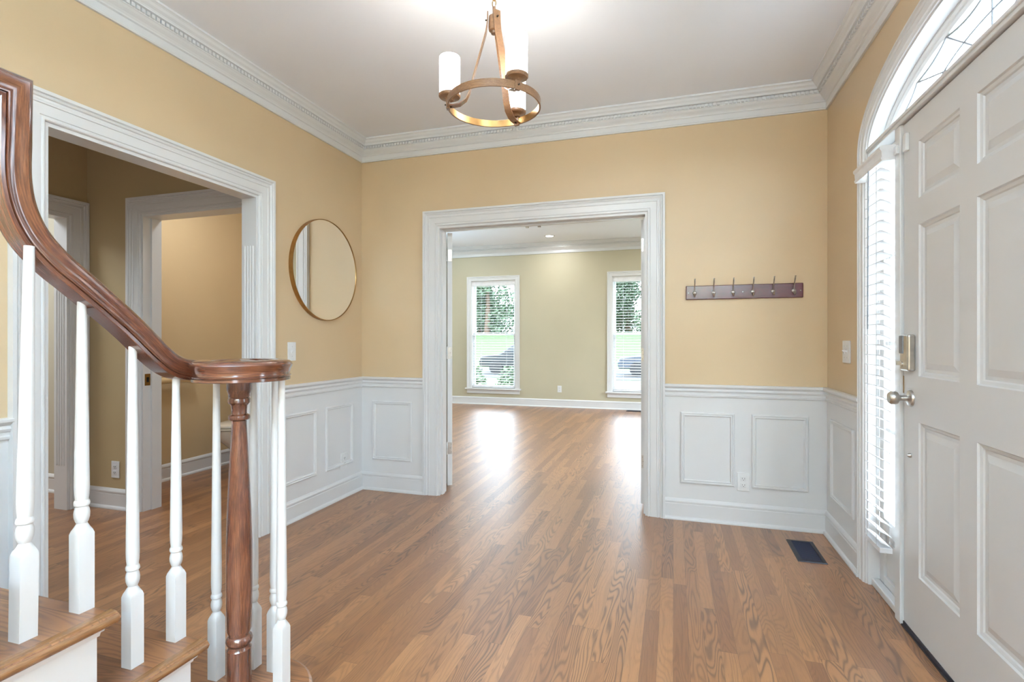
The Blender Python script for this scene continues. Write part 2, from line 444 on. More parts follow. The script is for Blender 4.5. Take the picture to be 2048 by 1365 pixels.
# hall and powder room shell
PX0, PX1 = -3.45, -2.575                 # powder room doorway (X)
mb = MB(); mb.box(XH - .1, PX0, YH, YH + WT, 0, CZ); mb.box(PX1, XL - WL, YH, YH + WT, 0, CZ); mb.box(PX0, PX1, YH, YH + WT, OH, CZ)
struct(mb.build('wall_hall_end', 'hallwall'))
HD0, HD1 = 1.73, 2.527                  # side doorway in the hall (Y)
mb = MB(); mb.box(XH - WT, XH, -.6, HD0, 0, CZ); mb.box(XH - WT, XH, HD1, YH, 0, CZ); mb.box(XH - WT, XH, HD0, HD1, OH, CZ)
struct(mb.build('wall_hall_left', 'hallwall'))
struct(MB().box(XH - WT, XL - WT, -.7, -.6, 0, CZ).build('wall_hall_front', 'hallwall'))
mb = MB(); mb.box(-4.13, -4.03, YH + WT, 4.3, 0, CZ); mb.box(-4.03, XL - WT, 4.2, 4.3, 0, CZ); mb.box(XL - WT - .02, XL - WT, YH + WT, 4.2, 0, CZ)
mb.box(-4.13, XH - .1, YH, YH + WT, 0, CZ)
struct(mb.build('wall_powder_room', 'powderwall'))
mb = MB(); mb.box(-6.2, XH - WT, 2.79, 2.87, 0, CZ); mb.box(-6.3, -6.2, 0, 2.87, 0, CZ); mb.box(-6.2, XH - WT, 0, .08, 0, CZ)
struct(mb.build('wall_side_room', 'beige'))

# ------------------------------------------------------------------ wainscot skins, chair rails, baseboards, crowns
def skin(name, P, segs):
    mb = MB()
    for a, b in segs: mbox(mb, P, a, b, 0, .80, 0, .004)
    return struct(mb.build(name, 'white'))
cw = .113
skin('trim_1', PL, [(YF, OL0 - cw + .01), (OL1 + cw - .01, YB)])
skin('trim_2', PB, [(XL, OB0 - cw + .01), (OB1 + cw - .01, XR)])
YC1 = DC + .93                           # outer edge of the entrance casing
skin('trim_3', PRt, [(YC1 - .01, YB), (YF, -2.3), (-1.1, DC - .92)])
def mould(name, P, prof, segs):
    mb = MB()
    for a, b, m0, m1 in segs: run(mb, P, prof, a, b, m0, m1)
    return struct(mb.build(name, 'white'))
mould('trim_4', PL, CHAIR, [(YF, OL0 - cw + .004, 0, 0), (OL1 + cw - .004, YB, 0, 1)])
mould('trim_5', PB, CHAIR, [(XL, OB0 - cw + .004, 1, 0), (OB1 + cw - .004, XR, 0, 1)])
mould('trim_6', PRt, CHAIR, [(YC1 - .004, YB, 0, 1), (YF, -2.285, 0, 0), (-1.115, DC - .93, 0, 0)])
mould('baseboard_left', PL, BASE, [(YF, OL0 - cw + .004, 0, 0), (OL1 + cw - .004, YB, 0, 1)])
mould('baseboard_back', PB, BASE, [(XL, OB0 - cw + .004, 1, 0), (OB1 + cw - .004, XR, 0, 1)])
mould('baseboard_right', PRt, BASE, [(YC1 - .004, YB, 0, 1), (YF, DC - .93, 0, 0)])
mould('baseboard_hall_end', PHend, BASE, [(XH, PX0 - cw + .004, 0, 0)])
mould('baseboard_powder_room', lambda a, b, c: (-4.03 + c, a, b), BASE, [(YH + WT, 4.2, 0, 1)])
mould('baseboard_powder_back', lambda a, b, c: (a, 4.2 - c, b), BASE, [(-4.03, XL - WT - .02, 1, 0)])
mould('baseboard_side_room', lambda a, b, c: (a, 2.79 - c, b), BASE, [(-6.2, XH - WT, 0, 0)])
mould('baseboard_far', PLRfar, BASE, [(LX0, XR, 0, 1)])
crown('trim_7', PL, YF, YB, mitre=(0, 1))
crown('trim_8', PB, XL, XR)
crown('trim_9', PRt, YF, YB, mitre=(0, 1))
crown('trim_10', PLRfar, LX0, XR, LCZ, 1.2)
# picture-frame mouldings on the wainscot
for i, (P, a0, a1, b0, b1) in enumerate([
    (PL, 2.70, 3.02, .238, .692), (PL, 3.118, 3.445, .238, .692),
    (PB, -2.245, -1.905, .238, .695),
    (PB, .045, .370, .238, .700), (PB, .470, .787, .238, .700),
    (PRt, 3.066, 3.470, .245, .703), (PL, .60, 1.15, .238, .692), (PL, 0, .5, .238, .692)]):
    mb = MB(); rect_frame(mb, lambda a, b, c, P=P: P(a, b, c + .004), a0, a1, b0, b1, FRAME)
    struct(mb.build('trim_%d' % (11 + i), 'white'))

# casings and jambs of the doorways
mb = MB(); u_casing(mb, PL, OL0, OL1, OH, CASE); struct(mb.build('trim_21', 'white'))
mb = MB(); u_casing(mb, PB, OB0, OB1, OH, CASE); struct(mb.build('trim_22', 'white'))
mb = MB(); u_casing(mb, PHend, PX0, PX1, OH, CASE); powder_casing = struct(mb.build('trim_23', 'white'))
mb = MB(); u_casing(mb, PHleft, HD0, HD1, OH, CASE); struct(mb.build('trim_24', 'white'))
mb = MB()
def jamb_x(mb, x0, x1, y, sgn, h, flutes):
    """jamb board lining an opening whose wall runs along Y; sgn = side the board grows to"""
    mb.box(x0, x1, y, y + sgn * .016, 0, h)
    if flutes:
        n = 4; w = (x1 - x0); 
        for k in range(n):
            xc = x0 + w * (.22 + .56 * k / (n - 1))
            mb.lathe((xc, y + sgn * .016, .30), [(0, 0), (.0048, .004), (.0048, 1.42), (0, 1.424)], 10)
mb.box(XL - WL - .006, XL + .004, OL0 - .002, OL1 + .002, OH - .016, OH + .001)
jamb_x(mb, XL - WL - .006, XL + .004, OL1, -1, OH - .016, True)
jamb_x(mb, XL - WL - .006, XL + .004, OL0, 1, OH - .016, True)
struct(mb.build('trim_25', 'white', smooth=40))
mb = MB()
mb.box(OB0, OB1, YB - .004, YB + WT + .006, OH - .016, OH + .001)
mb.box(OB0, OB0 + .014, YB - .004, YB + WT + .006, 0, OH - .016); mb.box(OB1 - .014, OB1, YB - .004, YB + WT + .006, 0, OH - .016)
mb.box(OB0 + .014, OB1 - .014, YB + .055, YB + .085, OH - .028, OH - .016)
mb.box(OB0 + .014, OB0 + .026, YB + .03, YB + .07, 0, OH - .028); mb.box(OB1 - .026, OB1 - .014, YB + .03, YB + .07, 0, OH - .028)
j = struct(mb.build('trim_26', 'white'))
for i, x in enumerate((-1.02, -.93)):
    MB().lathe((x, YB + .10, OH - .034), [(0, 0), (.012, 0), (.012, .018), (0, .018)], 12).build('ball_catch', 'nickel', j, smooth=40)
mb = MB(); u_casing(mb, lambda a, b, c: (a, YB + WT + c, b), OB0, OB1, OH, CASE); struct(mb.build('trim_27', 'white'))
mb = MB()
mb.box(PX0, PX1, YH - .004, YH + WT + .006, OH - .016, OH + .001); mb.box(PX0, PX0 + .014, YH - .004, YH + WT + .006, 0, OH - .016)
mb.box(PX1 - .014, PX1, YH - .004, YH + WT + .006, 0, OH - .016); mb.box(PX0 + .014, PX0 + .026, YH + .05, YH + WT + .006, 0, OH - .016)
j = struct(mb.build('trim_28', 'white'))
sp_ = MB().box(PX0 + .013, PX0 + .0165, YH + .008, YH + .048, .855, .935).build('strike_plate', 'brass', j, bevel=.002)
MB().box(PX0 + .0163, PX0 + .0175, YH + .020, YH + .036, .878, .912).build('strike_hole', 'black', sp_)
mb = MB(); jamb_x(mb, XH - WT - .006, XH + .004, HD1, -1, OH - .016, True); jamb_x(mb, XH - WT - .006, XH + .004, HD0, 1, OH - .016, True)
mb.box(XH - WT - .006, XH + .004, HD0, HD1, OH - .016, OH + .001)
struct(mb.build('trim_29', 'white', smooth=40))

# ------------------------------------------------------------------ double doors folded back into the living room
def leaf(name, hinge, ang, side, label):
    """slab door: hinge point at floor, ang = direction the leaf runs (radians from +X), side = +-1 thickness side"""
    t = struct(empty(name, hinge), label)
    w, th, z0, z1 = .755, .038, .035, 2.0
    d = Vector((math.cos(ang), math.sin(ang), 0)); n = Vector((-math.sin(ang), math.cos(ang), 0)) * side
    o = Vector(hinge)
    def Q(a, c, z): return o + d * a + n * c + Vector((0, 0, z))
    def B(mb, a0, a1, c0, c1, z0, z1):
        mb.hexa([Q(a0, c0, z0), Q(a1, c0, z0), Q(a1, c1, z0), Q(a0, c1, z0), Q(a0, c0, z1), Q(a1, c0, z1), Q(a1, c1, z1), Q(a0, c1, z1)])
    mb = MB()
    for a0, a1 in ((0, .11), (w / 2 - .055, w / 2 + .055), (w - .11, w)): B(mb, a0, a1, 0, th, z0, z1)
    for b0, b1 in ((z0, .25), (.85, 1.02), (1.62, 1.70), (1.9, z1)): B(mb, .11, w - .11, 0, th, b0, b1)
    for b0, b1 in ((.25, .85), (1.02, 1.62), (1.70, 1.9)):
        B(mb, .11, w - .11, .012, th - .012, b0, b1)
        for a0, a1 in ((.11, w / 2 - .055), (w / 2 + .055, w - .11)): B(mb, a0 + .03, a1 - .03, .005, th - .005, b0 + .03, b1 - .03)
    mb.build('door_slab', 'white', t, bevel=.002)
    for z in (.28, 1.02, 1.78):
        hm = MB(); B(hm, -.002, .0, .004, .034, z, z + .09)
        hg = hm.build('hinge', 'nickel', t)
        MB().lathe(tuple(Q(-.006, -.004, z - .002)), [(0, 0), (.006, 0), (.006, .094), (.003, .098), (0, .1)], 10).build('hinge_knuckle', 'nickel', hg, smooth=40)
        for zz in (.015, .045, .075):
            hs = MB(); B(hs, -.003, -.0019, .021 + (.006 if zz != .045 else 0), .0245 + (.006 if zz != .045 else 0), z + zz, z + zz + .0035); hs.build('hinge_screw', 'blacknickel', hg)
    return t
leaf('door_2', (-1.678, YB + WT + .035, 0), math.radians(90 + 30), -1, 'left door leaf standing open into the far room')
leaf('door_3', (-.176, YB + WT + .02, 0), math.radians(89), 1, 'right door leaf standing open into the far room')

# ------------------------------------------------------------------ entrance: casing, transom, fanlight, sidelights, door
mb = MB()
ACP = [(0, 0), (0, .010), (.010, .012), (.014, .018), (.040, .019), (.043, .023), (.052, .023), (.055, .018), (.062, .020), (.066, .026), (.072, .022), (.080, .022), (.083, 0)]
loops = []
def arch_pt(t, o):
    nx, nz = math.cos(t) / EA, math.sin(t) / EB; l = math.hypot(nx, nz)
    # offset along normal, blended so that the casing keeps its width
    return DC + EA * math.cos(t) + o * nx / l, EZ + EB * math.sin(t) + o * nz / l
loops.append([PRt(DC + EA + o, 0, t) for o, t in ACP])
for i in range(N + 1):
    t = PI * i / N
    loops.append([PRt(*arch_pt(t, o), c) for o, c in ACP])
loops.append([PRt(DC - EA - o, 0, t) for o, t in ACP])
mb.loft(loops); struct(mb.build('trim_30', 'white', smooth=30))
# white arched reveal lining
mb = MB(); T2 = .010
for i in range(N):
    t0, t1 = PI * i / N, PI * (i + 1) / N
    a, b = arch_pt(t0, 0), arch_pt(t1, 0); c, d = arch_pt(t0, -T2), arch_pt(t1, -T2)
    mb.hexa([(XR - .002, *c), (XR + WT, *c), (XR + WT, *d), (XR - .002, *d), (XR - .002, *a), (XR + WT, *a), (XR + WT, *b), (XR - .002, *b)])
mb.box(XR - .002, XR + WT, DC + EA - T2, DC + EA + .002, 0, EZ); mb.box(XR - .002, XR + WT, DC - EA - .002, DC - EA + T2, 0, EZ)
struct(mb.build('trim_31', 'white', smooth=30))
# transom bar and mullions
DY0, DY1 = 1.536, 2.510; DTOP = 2.045
mb = MB()
mb.box(XR - .006, XR + .09, DC - EA + T2, DC + EA - T2, DTOP + .004, EZ + .004)
mb.box(XR - .012, XR + .02, DC - EA + T2, DC + EA - T2, EZ - .012, EZ + .002)
mb.box(XR - .002, XR + .10, DY1 + .004, DY1 + .058, 0, DTOP + .004); mb.box(XR - .002, XR + .10, DY0 - .058, DY0 - .004, 0, DTOP + .004)
mb.box(XR + .055, XR + .10, DY0 - .004, DY0 + .012, 0, DTOP); mb.box(XR + .055, XR + .10, DY1 - .012, DY1 + .004, 0, DTOP)
mb.box(XR + .055, XR + .10, DY0, DY1, DTOP - .012, DTOP + .006)
struct(mb.build('trim_32', 'white', bevel=.003))
# fanlight
fx = XR + .075
fl = struct(empty('window_1', (fx, DC, EZ)), 'arched leaded fanlight over the front door')
mb = MB(); fp = [(0, -.02), (0, .02), (-.012, .022), (-.020, .014), (-.030, .014), (-.038, .006), (-.038, -.02)]
loops = []
def arch2(t, o):
    nx, nz = math.cos(t) / (EA - T2), math.sin(t) / (EB - T2); l = math.hypot(nx, nz)
    return DC + (EA - T2) * math.cos(t) + o * nx / l, EZ + .004 + (EB - T2 - .004) * math.sin(t) + o * nz / l
for i in range(N + 1):
    t = PI * i / N; loops.append([(fx - c, *arch2(t, o)) for o, c in fp])
mb.loft(loops)
mb.box(fx - .015, fx + .02, DC - EA + .04, DC + EA - .04, EZ + .003, EZ + .012)
mb.build('frame', 'white', fl, smooth=30)
mb = MB(); pts = [(fx, *arch2(PI * i / N, -.03)) for i in range(N + 1)]
mb.add(pts + [(fx + .004, p[1], p[2]) for p in pts], [tuple(range(N + 1)), tuple(range(2 * N + 1, N, -1))] + [(i, i + 1, N + 2 + i, N + 1 + i) for i in range(N)])
mb.build('pane', 'leadglass', fl)
mb = MB(); cam_angles = [18, 42, 66, 90, 114, 138, 162]
def ell(t, f): return (fx - .001, DC + (EA - .03) * f * math.cos(t), EZ + .004 + (EB - .012) * f * math.sin(t))
cusp = [ell(math.radians(a), .86) for a in [2] + cam_angles + [178]]
for p, q in zip(cusp, cusp[1:]):
    P0, P1 = Vector(p), Vector(q); mid = (P0 + P1) / 2; cen = Vector((fx - .001, DC, EZ)); ctl = mid + (cen - mid).normalized() * (P1 - P0).length * .2
    mb.tube([(1 - t) ** 2 * P0 + 2 * t * (1 - t) * ctl + t * t * P1 for t in [i / 8 for i in range(9)]], .0035, 6)
for a in cam_angles: mb.tube([ell(math.radians(a), .86), ell(math.radians(a), .3)], .0032, 6)
mb.tube([ell(PI * i / 30, .5) for i in range(31)], .0032, 6); mb.tube([ell(PI * i / 30, .3) for i in range(31)], .0032, 6)
mb.build('came', 'came', fl, smooth=50)

# sidelight (far one seen) and its near twin beyond the door
def sidelight(name, y0, y1, label):
    t = struct(empty(name, (XR + .07, (y0 + y1) / 2, 0)), label)
    mb = MB(); x0, x1 = XR + .045, XR + .085
    mb.box(x0, x1, y0, y0 + .05, 0, DTOP); mb.box(x0, x1, y1 - .05, y1, 0, DTOP); mb.box(x0, x1, y0 + .05, y1 - .05, DTOP - .06, DTOP)
    mb.box(x0, x1, y0 + .05, y1 - .05, 0, .07); mb.box(x0, x1, y0 + .05, y1 - .05, .27, .34)
    mb.box(x0 + .012, x1, y0 + .05, y1 - .05, .07, .27); mb.box(x0 + .006, x1, y0 + .08, y1 - .08, .10, .24)
    for z in (.74, 1.14, 1.54): mb.box(x0 + .008, x1 - .005, y0 + .05, y1 - .05, z, z + .02)
    mb.build('frame', 'white', t, bevel=.003)
    MB().box(XR + .064, XR + .068, y0 + .05, y1 - .05, .34, DTOP - .06).build('pane', 'glass', t)
    MB().box(XR + .01, XR + .045, y0, y1, 0, .035).build('shoe', 'white', t, bevel=.006)
    return t
SL0, SL1 = DY1 + .058, DC + EA - T2
sidelight('window_2', SL0, SL1, 'tall narrow sidelight between corner and front door')
sidelight('window_3', DC - EA + T2, DY0 - .058, 'near sidelight on the hinge side of the front door')

def blind(name, P, a0, a1, z0, z1, depth, pitch, tilt, label, valance=.07, valdepth=.05, cords=(0.2, .8), off=0.0, group=None, thick=.003, wand=None, val=None):
    """P maps (a, b, c). off = distance of slat centre plane off the wall; tilt in radians"""
    c0 = P((a0 + a1) / 2, z0, off)
    t = thing(name, c0, label, 'window blind', group)
    mb = MB(); z = z0 + .035
    h = depth / 2
    ztop = z1 - valance - .002 if val else z1 - .03
    while z < ztop:
        dz, dc = h * math.sin(tilt), h * math.cos(tilt)
        pts = []
        for k in range(5):
            s_ = -1 + k * .5; bow = .0025 * (1 - s_ * s_)
            pts.append((off + s_ * dc, z + s_ * dz + bow))
        prof = pts + [(c, b - thick) for c, b in reversed(pts)]
        mb.loft([[P(a0 + .004, b, c) for c, b in prof], [P(a1 - .004, b, c) for c, b in prof]])
        z += pitch
    mb.build('slats', 'slat', t)
    m2 = MB(); mbox(m2, P, a0 + .002, a1 - .002, z0, z0 + .022, off - h, off + h); m2.build('bottom_rail', 'vinyl', t, bevel=.002)
    m3 = MB(); vt = z1 + .02
    vp = [(off - h, z1 - valance + .02), (off + valdepth, z1 - valance + .02), (off + valdepth + .004, z1 - valance + .03), (off + valdepth, z1 - valance + .036), (off + valdepth + .002, vt - .022),
          (off + valdepth + .008, vt - .014), (off + valdepth + .008, vt - .004), (off + valdepth, vt), (off - h, vt)]
    if val:
        d_ = val[2] - (off + valdepth + .008); vp = [(c + d_ if c > off - h + 1e-6 else val[3], b) for c, b in vp]
        m3.loft([[P(val[0], b, c) for c, b in vp], [P(val[1], b, c) for c, b in vp]])
    else: m3.loft([[P(a0 - .006, b, c) for c, b in vp], [P(a1 + .006, b, c) for c, b in vp]])
    m3.build('valance', 'vinyl', t)
    m4 = MB()
    for f in cords:
        a = a0 + (a1 - a0) * f
        for cc in (off + h + .001, off - h - .001): m4.tube([P(a, z0 + .02, cc), P(a, ztop + .01, cc)], .0012, 5)
    m4.build('ladder_cord', 'cord', t)
    if wand: MB().tube([P(wand, ztop + .018, off + h + .006), P(wand + .002, z1 - .75, off + h + .008)], .003, 8).build('tilt_wand', 'came', t, smooth=50)
    return t
blind('window_blind', PRt, 2.572, 2.762, .262, 1.965, .047, .0442, math.radians(27),
      'tall white slatted blind on the narrow sidelight beside the front door', valance=.063, valdepth=.032, off=.030, cords=(.2, .8), wand=2.69,
      val=(2.556, 2.896, .060, .0))

# front door
dr = struct(empty('door_1', (XR + .03, (DY0 + DY1) / 2, 0)), 'white six-panel front door')
xf = XR + .010; xb = xf + .044; z0, z1 = .018, DTOP - .002
cols = [(1.652, 1.957), (2.072, 2.375)]; cols = [(DC * 2 - 2.375, 1.972), (2.074, 2.375)]
rows = [(.252, .848), (1.026, 1.611), (1.712, 1.932)]
mb = MB()
ys = [DY0 + .003, cols[0][0], cols[0][1], cols[1][0], cols[1][1], DY1 - .003]; zs = [z0] + [v for r in rows for v in r] + [z1]
for i in range(5):
    for k in range(len(zs) - 1):
        if i in (1, 3) and k in (1, 3, 5):
            a0, a1, b0, b1 = ys[i], ys[i + 1], zs[k], zs[k + 1]
            lv = [(0, 0), (.004, .006), (.014, .009), (.018, .013), (.026, .013), (.030, .013), (.052, .006), (.056, .006)]
            loops = [[(xf + d, a0 + o, b0 + o), (xf + d, a1 - o, b0 + o), (xf + d, a1 - o, b1 - o), (xf + d, a0 + o, b1 - o)] for o, d in lv]
            vs = [p for l in loops for p in l]; fs = []
            for q in range(len(loops) - 1):
                for r in range(4): fs.append((q * 4 + r, q * 4 + (r + 1) % 4, q * 4 + 4 + (r + 1) % 4, q * 4 + 4 + r))
            fs.append(tuple(len(vs) - 4 + r for r in range(4))); mb.add(vs, fs)
        else: mb.add([(xf, ys[i], zs[k]), (xf, ys[i + 1], zs[k]), (xf, ys[i + 1], zs[k + 1]), (xf, ys[i], zs[k + 1])], [(0, 1, 2, 3)])
y0, y1 = ys[0], ys[-1]
mb.add([(xf, y0, z0), (xf, y1, z0), (xf, y1, z1), (xf, y0, z1), (xb, y0, z0), (xb, y1, z0), (xb, y1, z1), (xb, y0, z1)], [(4, 5, 6, 7), (0, 1, 5, 4), (1, 2, 6, 5), (2, 3, 7, 6), (3, 0, 4, 7)])
slab = mb.build('door_slab', 'doorwhite', dr)
MB().box(xf - .004, xb, y0, y1, .004, .020).build('door_sweep', 'sweep', dr)
MB().box(XR + .001, XR + WT, DY0, DY1, 0, .006).build('threshold', 'sweep', dr)
# knob with rose
mb = MB(); kc = (xf, 2.440, .935)
mb.lathe(kc, [(0, .001), (.033, 0), (.033, -.004), (.030, -.009), (.018, -.012), (.012, -.016), (.010, -.036), (.014, -.042), (.024, -.048), (.0275, -.058), (.027, -.068), (.020, -.077), (.008, -.080), (0, -.080)], 28, 'X')
mb.build('door_knob', 'nickel', dr, smooth=35)
# electronic deadbolt
lk = MB().box(xf - .028, xf, 2.398, 2.474, 1.044, 1.188).build('deadbolt_case', 'nickel', dr, bevel=.008, seg=3)
MB().box(xf - .031, xf - .022, 2.436, 2.474, 1.112, 1.184).build('battery_cover', 'covergrey', lk, bevel=.003)
mb = MB(); mb.lathe((xf - .023, 2.452, 1.070), [(0, 0), (.010, 0), (.010, -.008), (0, -.008)], 16, 'X'); mb.box(xf - .046, xf - .029, 2.448, 2.456, 1.066, 1.082)
mb.build('thumb_turn', 'nickel', lk, smooth=40)
MB().lathe((xf, 2.444, .708), [(0, 0), (.009, 0), (.009, -.006), (.006, -.012), (0, -.013)], 14, 'X').build('door_bumper', 'nickel', dr, smooth=40)
MB().box(xf - .002, xf + .03, DY1 - .004, DY1 + .002, .95, 1.02).build('latch_plate', 'brass', dr)
MB().box(xf - .014, xf + .0, 2.455, 2.485, 1.925, 1.995).build('door_sensor', 'plate', dr, bevel=.003)
o = MB().box(XR - .014, XR - .001, 2.520, 2.545, 1.935, 1.97).build('sensor_magnet', 'plate', bevel=.003)
tag(o, 'small white alarm magnet on the frame beside the top corner of the front door', 'door sensor')

# ------------------------------------------------------------------ living room windows with blinds
def lr_window(name, w, label, P=PLRfar, WZ0=WZ0, WZ1=WZ1):
    a0, a1 = w; t = struct(empty(name, P((a0 + a1) / 2, WZ0, 0)), label)
    mb = MB()
    prof = [(0, 0), (0, .014), (.008, .018), (.045, .019), (.05, .025), (.062, .02), (.07, .028), (.082, .028), (.082, 0)]
    u_casing(mb, P, a0, a1, WZ1, prof, WZ0)
    mb.build('casing', 'white', t)
    mb = MB(); mbox(mb, P, a0 - .11, a1 + .11, WZ0 - .028, WZ0, -.06, .055); mb.build('sill', 'white', t, bevel=.006)
    mb = MB(); mbox(mb, P, a0 - .082, a1 + .082, WZ0 - .10, WZ0 - .028, 0, .018); mb.build('apron', 'white', t, bevel=.003)
    mb = MB()
    mbox(mb, P, a0, a0 + .012, WZ0, WZ1, -.12, 0); mbox(mb, P, a1 - .012, a1, WZ0, WZ1, -.12, 0); mbox(mb, P, a0, a1, WZ1 - .012, WZ1, -.12, 0)
    mbox(mb, P, a0, a1, WZ0, WZ0 + .012, -.12, -.055)
    mb.build('jamb', 'white', t)
    mid = (WZ0 + WZ1) / 2 + .0
    for n_, b0, b1, c in (('lower_sash', WZ0 + .012, mid + .02, -.075), ('upper_sash', mid - .02, WZ1 - .012, -.105)):
        mb = MB(); f = .04
        mbox(mb, P, a0 + .012, a0 + .012 + f, b0, b1, c - .015, c + .015); mbox(mb, P, a1 - .012 - f, a1 - .012, b0, b1, c - .015, c + .015)
        mbox(mb, P, a0 + .012 + f, a1 - .012 - f, b0, b0 + f, c - .015, c + .015); mbox(mb, P, a0 + .012 + f, a1 - .012 - f, b1 - f, b1, c - .015, c + .015)
        sash = mb.build(n_, 'vinyl', t, bevel=.002)
        m2 = MB(); mbox(m2, P, a0 + .012 + f, a1 - .012 - f, b0 + f, b1 - f, c - .002, c + .002); m2.build('pane', 'glass', sash)
    return t
lr_window('window_4', W1, 'left double-hung window of the far room')
lr_window('window_5', W2, 'right double-hung window of the far room, cut by the door frame')
lr_window('added_window_6', (4.45, 5.35), 'added near window in the right wall of the far room, unseen daylight source', PRt)  # unseen opening added to let more daylight into the far room
lr_window('added_window_7', (7.2, 8.1), 'added far window in the right wall of the far room, unseen daylight source', PRt)  # second added opening, also only there for its daylight
lr_window('added_window_8', (-2.2, -1.2), 'added window in the right wall, unseen daylight source behind the viewer', PRt, .7, 2.25)  # invented window out of view, gives daylight to left wall and stairs
blind('window_blind', PLRfar, W1[0] + .016, W1[1] - .016, WZ0 + .006, WZ1 - .03, .048, .046, math.radians(-4),
      'open slatted blind in the left far window, seen whole', valance=.08, valdepth=.02, off=-.03, group='blinds in the far room')
blind('window_blind', PLRfar, W2[0] + .016, W2[1] - .016, WZ0 + .006, WZ1 - .03, .048, .046, math.radians(-4),
      'open slatted blind in the right far window, partly cut off by the open door leaf', valance=.08, valdepth=.02, off=-.03, group='blinds in the far room')

# ------------------------------------------------------------------ wall plates
def rotP(P, parentname=None): return P
def outlet(P, a, z, label):
    t = thing('wall_outlet', P(a, z - .057, .004), label, 'outlet', None)
    mb = MB(); mbox(mb, P, a - .036, a + .036, z - .058, z + .058, .003, .010); mb.build('cover_plate', 'plate', t, bevel=.003)
    for dz in (-.02, .02):
        mb = MB(); mbox(mb, P, a - .016, a + .016, z + dz - .013, z + dz + .013, .009, .0125); r = mb.build('receptacle', 'plate', t, bevel=.002)
        mb = MB(); mbox(mb, P, a - .0075, a - .0055, z + dz - .003, z + dz + .006, .012, .0135); mbox(mb, P, a + .0055, a + .0075, z + dz - .003, z + dz + .006, .012, .0135)
        mbox(mb, P, a - .002, a + .002, z + dz - .0095, z + dz - .0055, .012, .0135); mb.build('slots', 'slot', r)
    return t
def switch(P, a, z, n, label):
    t = thing('light_switch', P(a, z - .06, .0), label, 'light switch')
    w = .036 + (n - 1) * .023
    mb = MB(); mbox(mb, P, a - w, a + w, z - .060, z + .060, -.001, .007); mb.build('cover_plate', 'plate', t, bevel=.003)
    for k in range(n):
        ac = a + (k - (n - 1) / 2) * .046
        mb = MB(); mbox(mb, P, ac - .006, ac + .006, z - .012, z + .012, .006, .009); mb.build('toggle_slot', 'plate', t)
        mb = MB(); p = [(.006, z - .004), (.018, z + .004), (.018, z + .009), (.006, z + .006)]
        mb.loft([[P(ac - .004, b, c) for c, b in p], [P(ac + .004, b, c) for c, b in p]]); mb.build('toggle', 'plate', t)
        for zz in (-.031, .031):
            mb = MB(); mbox(mb, P, ac - .0025, ac + .0025, z + zz - .0025, z + zz + .0025, .006, .008); mb.build('screw', 'cord', t)
    return t
outlet(PB, .4215, .273, 'white duplex outlet between the two wainscot panels under the coat rack')
outlet(PL, 3.333, .270, 'white duplex outlet on the lower edge of the wainscot panel below the mirror')
outlet(lambda a, b, c: PHend(a, b, c - .003), -3.692, .269, 'white duplex outlet on the tan hall wall seen between the balusters')
outlet(lambda a, b, c: PLRfar(a, b, c - .003), -1.888, .317, 'white duplex outlet on the olive far room wall between the windows')
switch(PL, 2.782, 1.093, 1, 'single white light switch below the round mirror')
switch(PRt, 3.200, 1.103, 2, 'wide double white light switch on the right wall near the sidelight')

# ------------------------------------------------------------------ round mirror
t = thing('round_mirror', (XL + .02, 3.109, 1.655 - .35), 'large round wall mirror in a thin brass-gold frame', 'mirror')
mc = (XL, 3.109, 1.655); R = .352
mb = MB(); mb.loft([[ (mc[0] + c, mc[1] + r * math.cos(a), mc[2] + r * math.sin(a)) for c, r in ((.0, R - .004), (.0, R), (.030, R), (.030, R - .005), (.016, R - .005))] for a in [2 * PI * k / 96 for k in range(96)]], close='ring')
mb.build('frame', 'framegold', t, smooth=30)
mb = MB(); mb.lathe(mc, [(0, .010), (R - .004, .010), (R - .004, .0265), (0, .0265)], 96, 'X'); mb.build('glass', 'mirror', t, smooth=30)

# ------------------------------------------------------------------ coat rack with six hooks
t = thing('coat_rack', (.417, YB - .01, 1.42), 'dark mahogany board coat rack with six satin hooks on the back wall', 'coat rack')
MB().box(.078, .757, YB - .017, YB, 1.427, 1.516).build('board', 'mahogany', t, bevel=.004)
def hook(x):
    mb = MB(); z = 1.472; y = YB - .017
    mb.lathe((x, y, z - .004), [(0, .001), (.0125, 0), (.0125, -.003), (.009, -.006), (0, -.008)], 18, 'Y')
    mb.tube([(x, y - .004, z + .004), (x, y - .010, z + .016), (x, y - .016, z + .032), (x, y - .030, z + .050), (x, y - .044, z + .068), (x, y - .047, z + .084)], [.0038, .0034, .0032, .0034, .0044, .0052], 10)
    mb.tube([(x, y - .004, z - .008), (x, y - .014, z - .020), (x, y - .026, z - .026), (x, y - .036, z - .020), (x, y - .040, z - .010)], [.0052, .0048, .0044, .0048, .0058], 10)
    return mb
for k in range(6): hook(.131 + k * .1146).build('hook', 'nickel', t, smooth=60)
for x in (.094, .417, .742): MB().lathe((x, YB - .0165, 1.470), [(0, .001), (.004, 0), (.003, -.002), (0, -.0025)], 12, 'Y').build('screw', 'nickel', t, smooth=40)

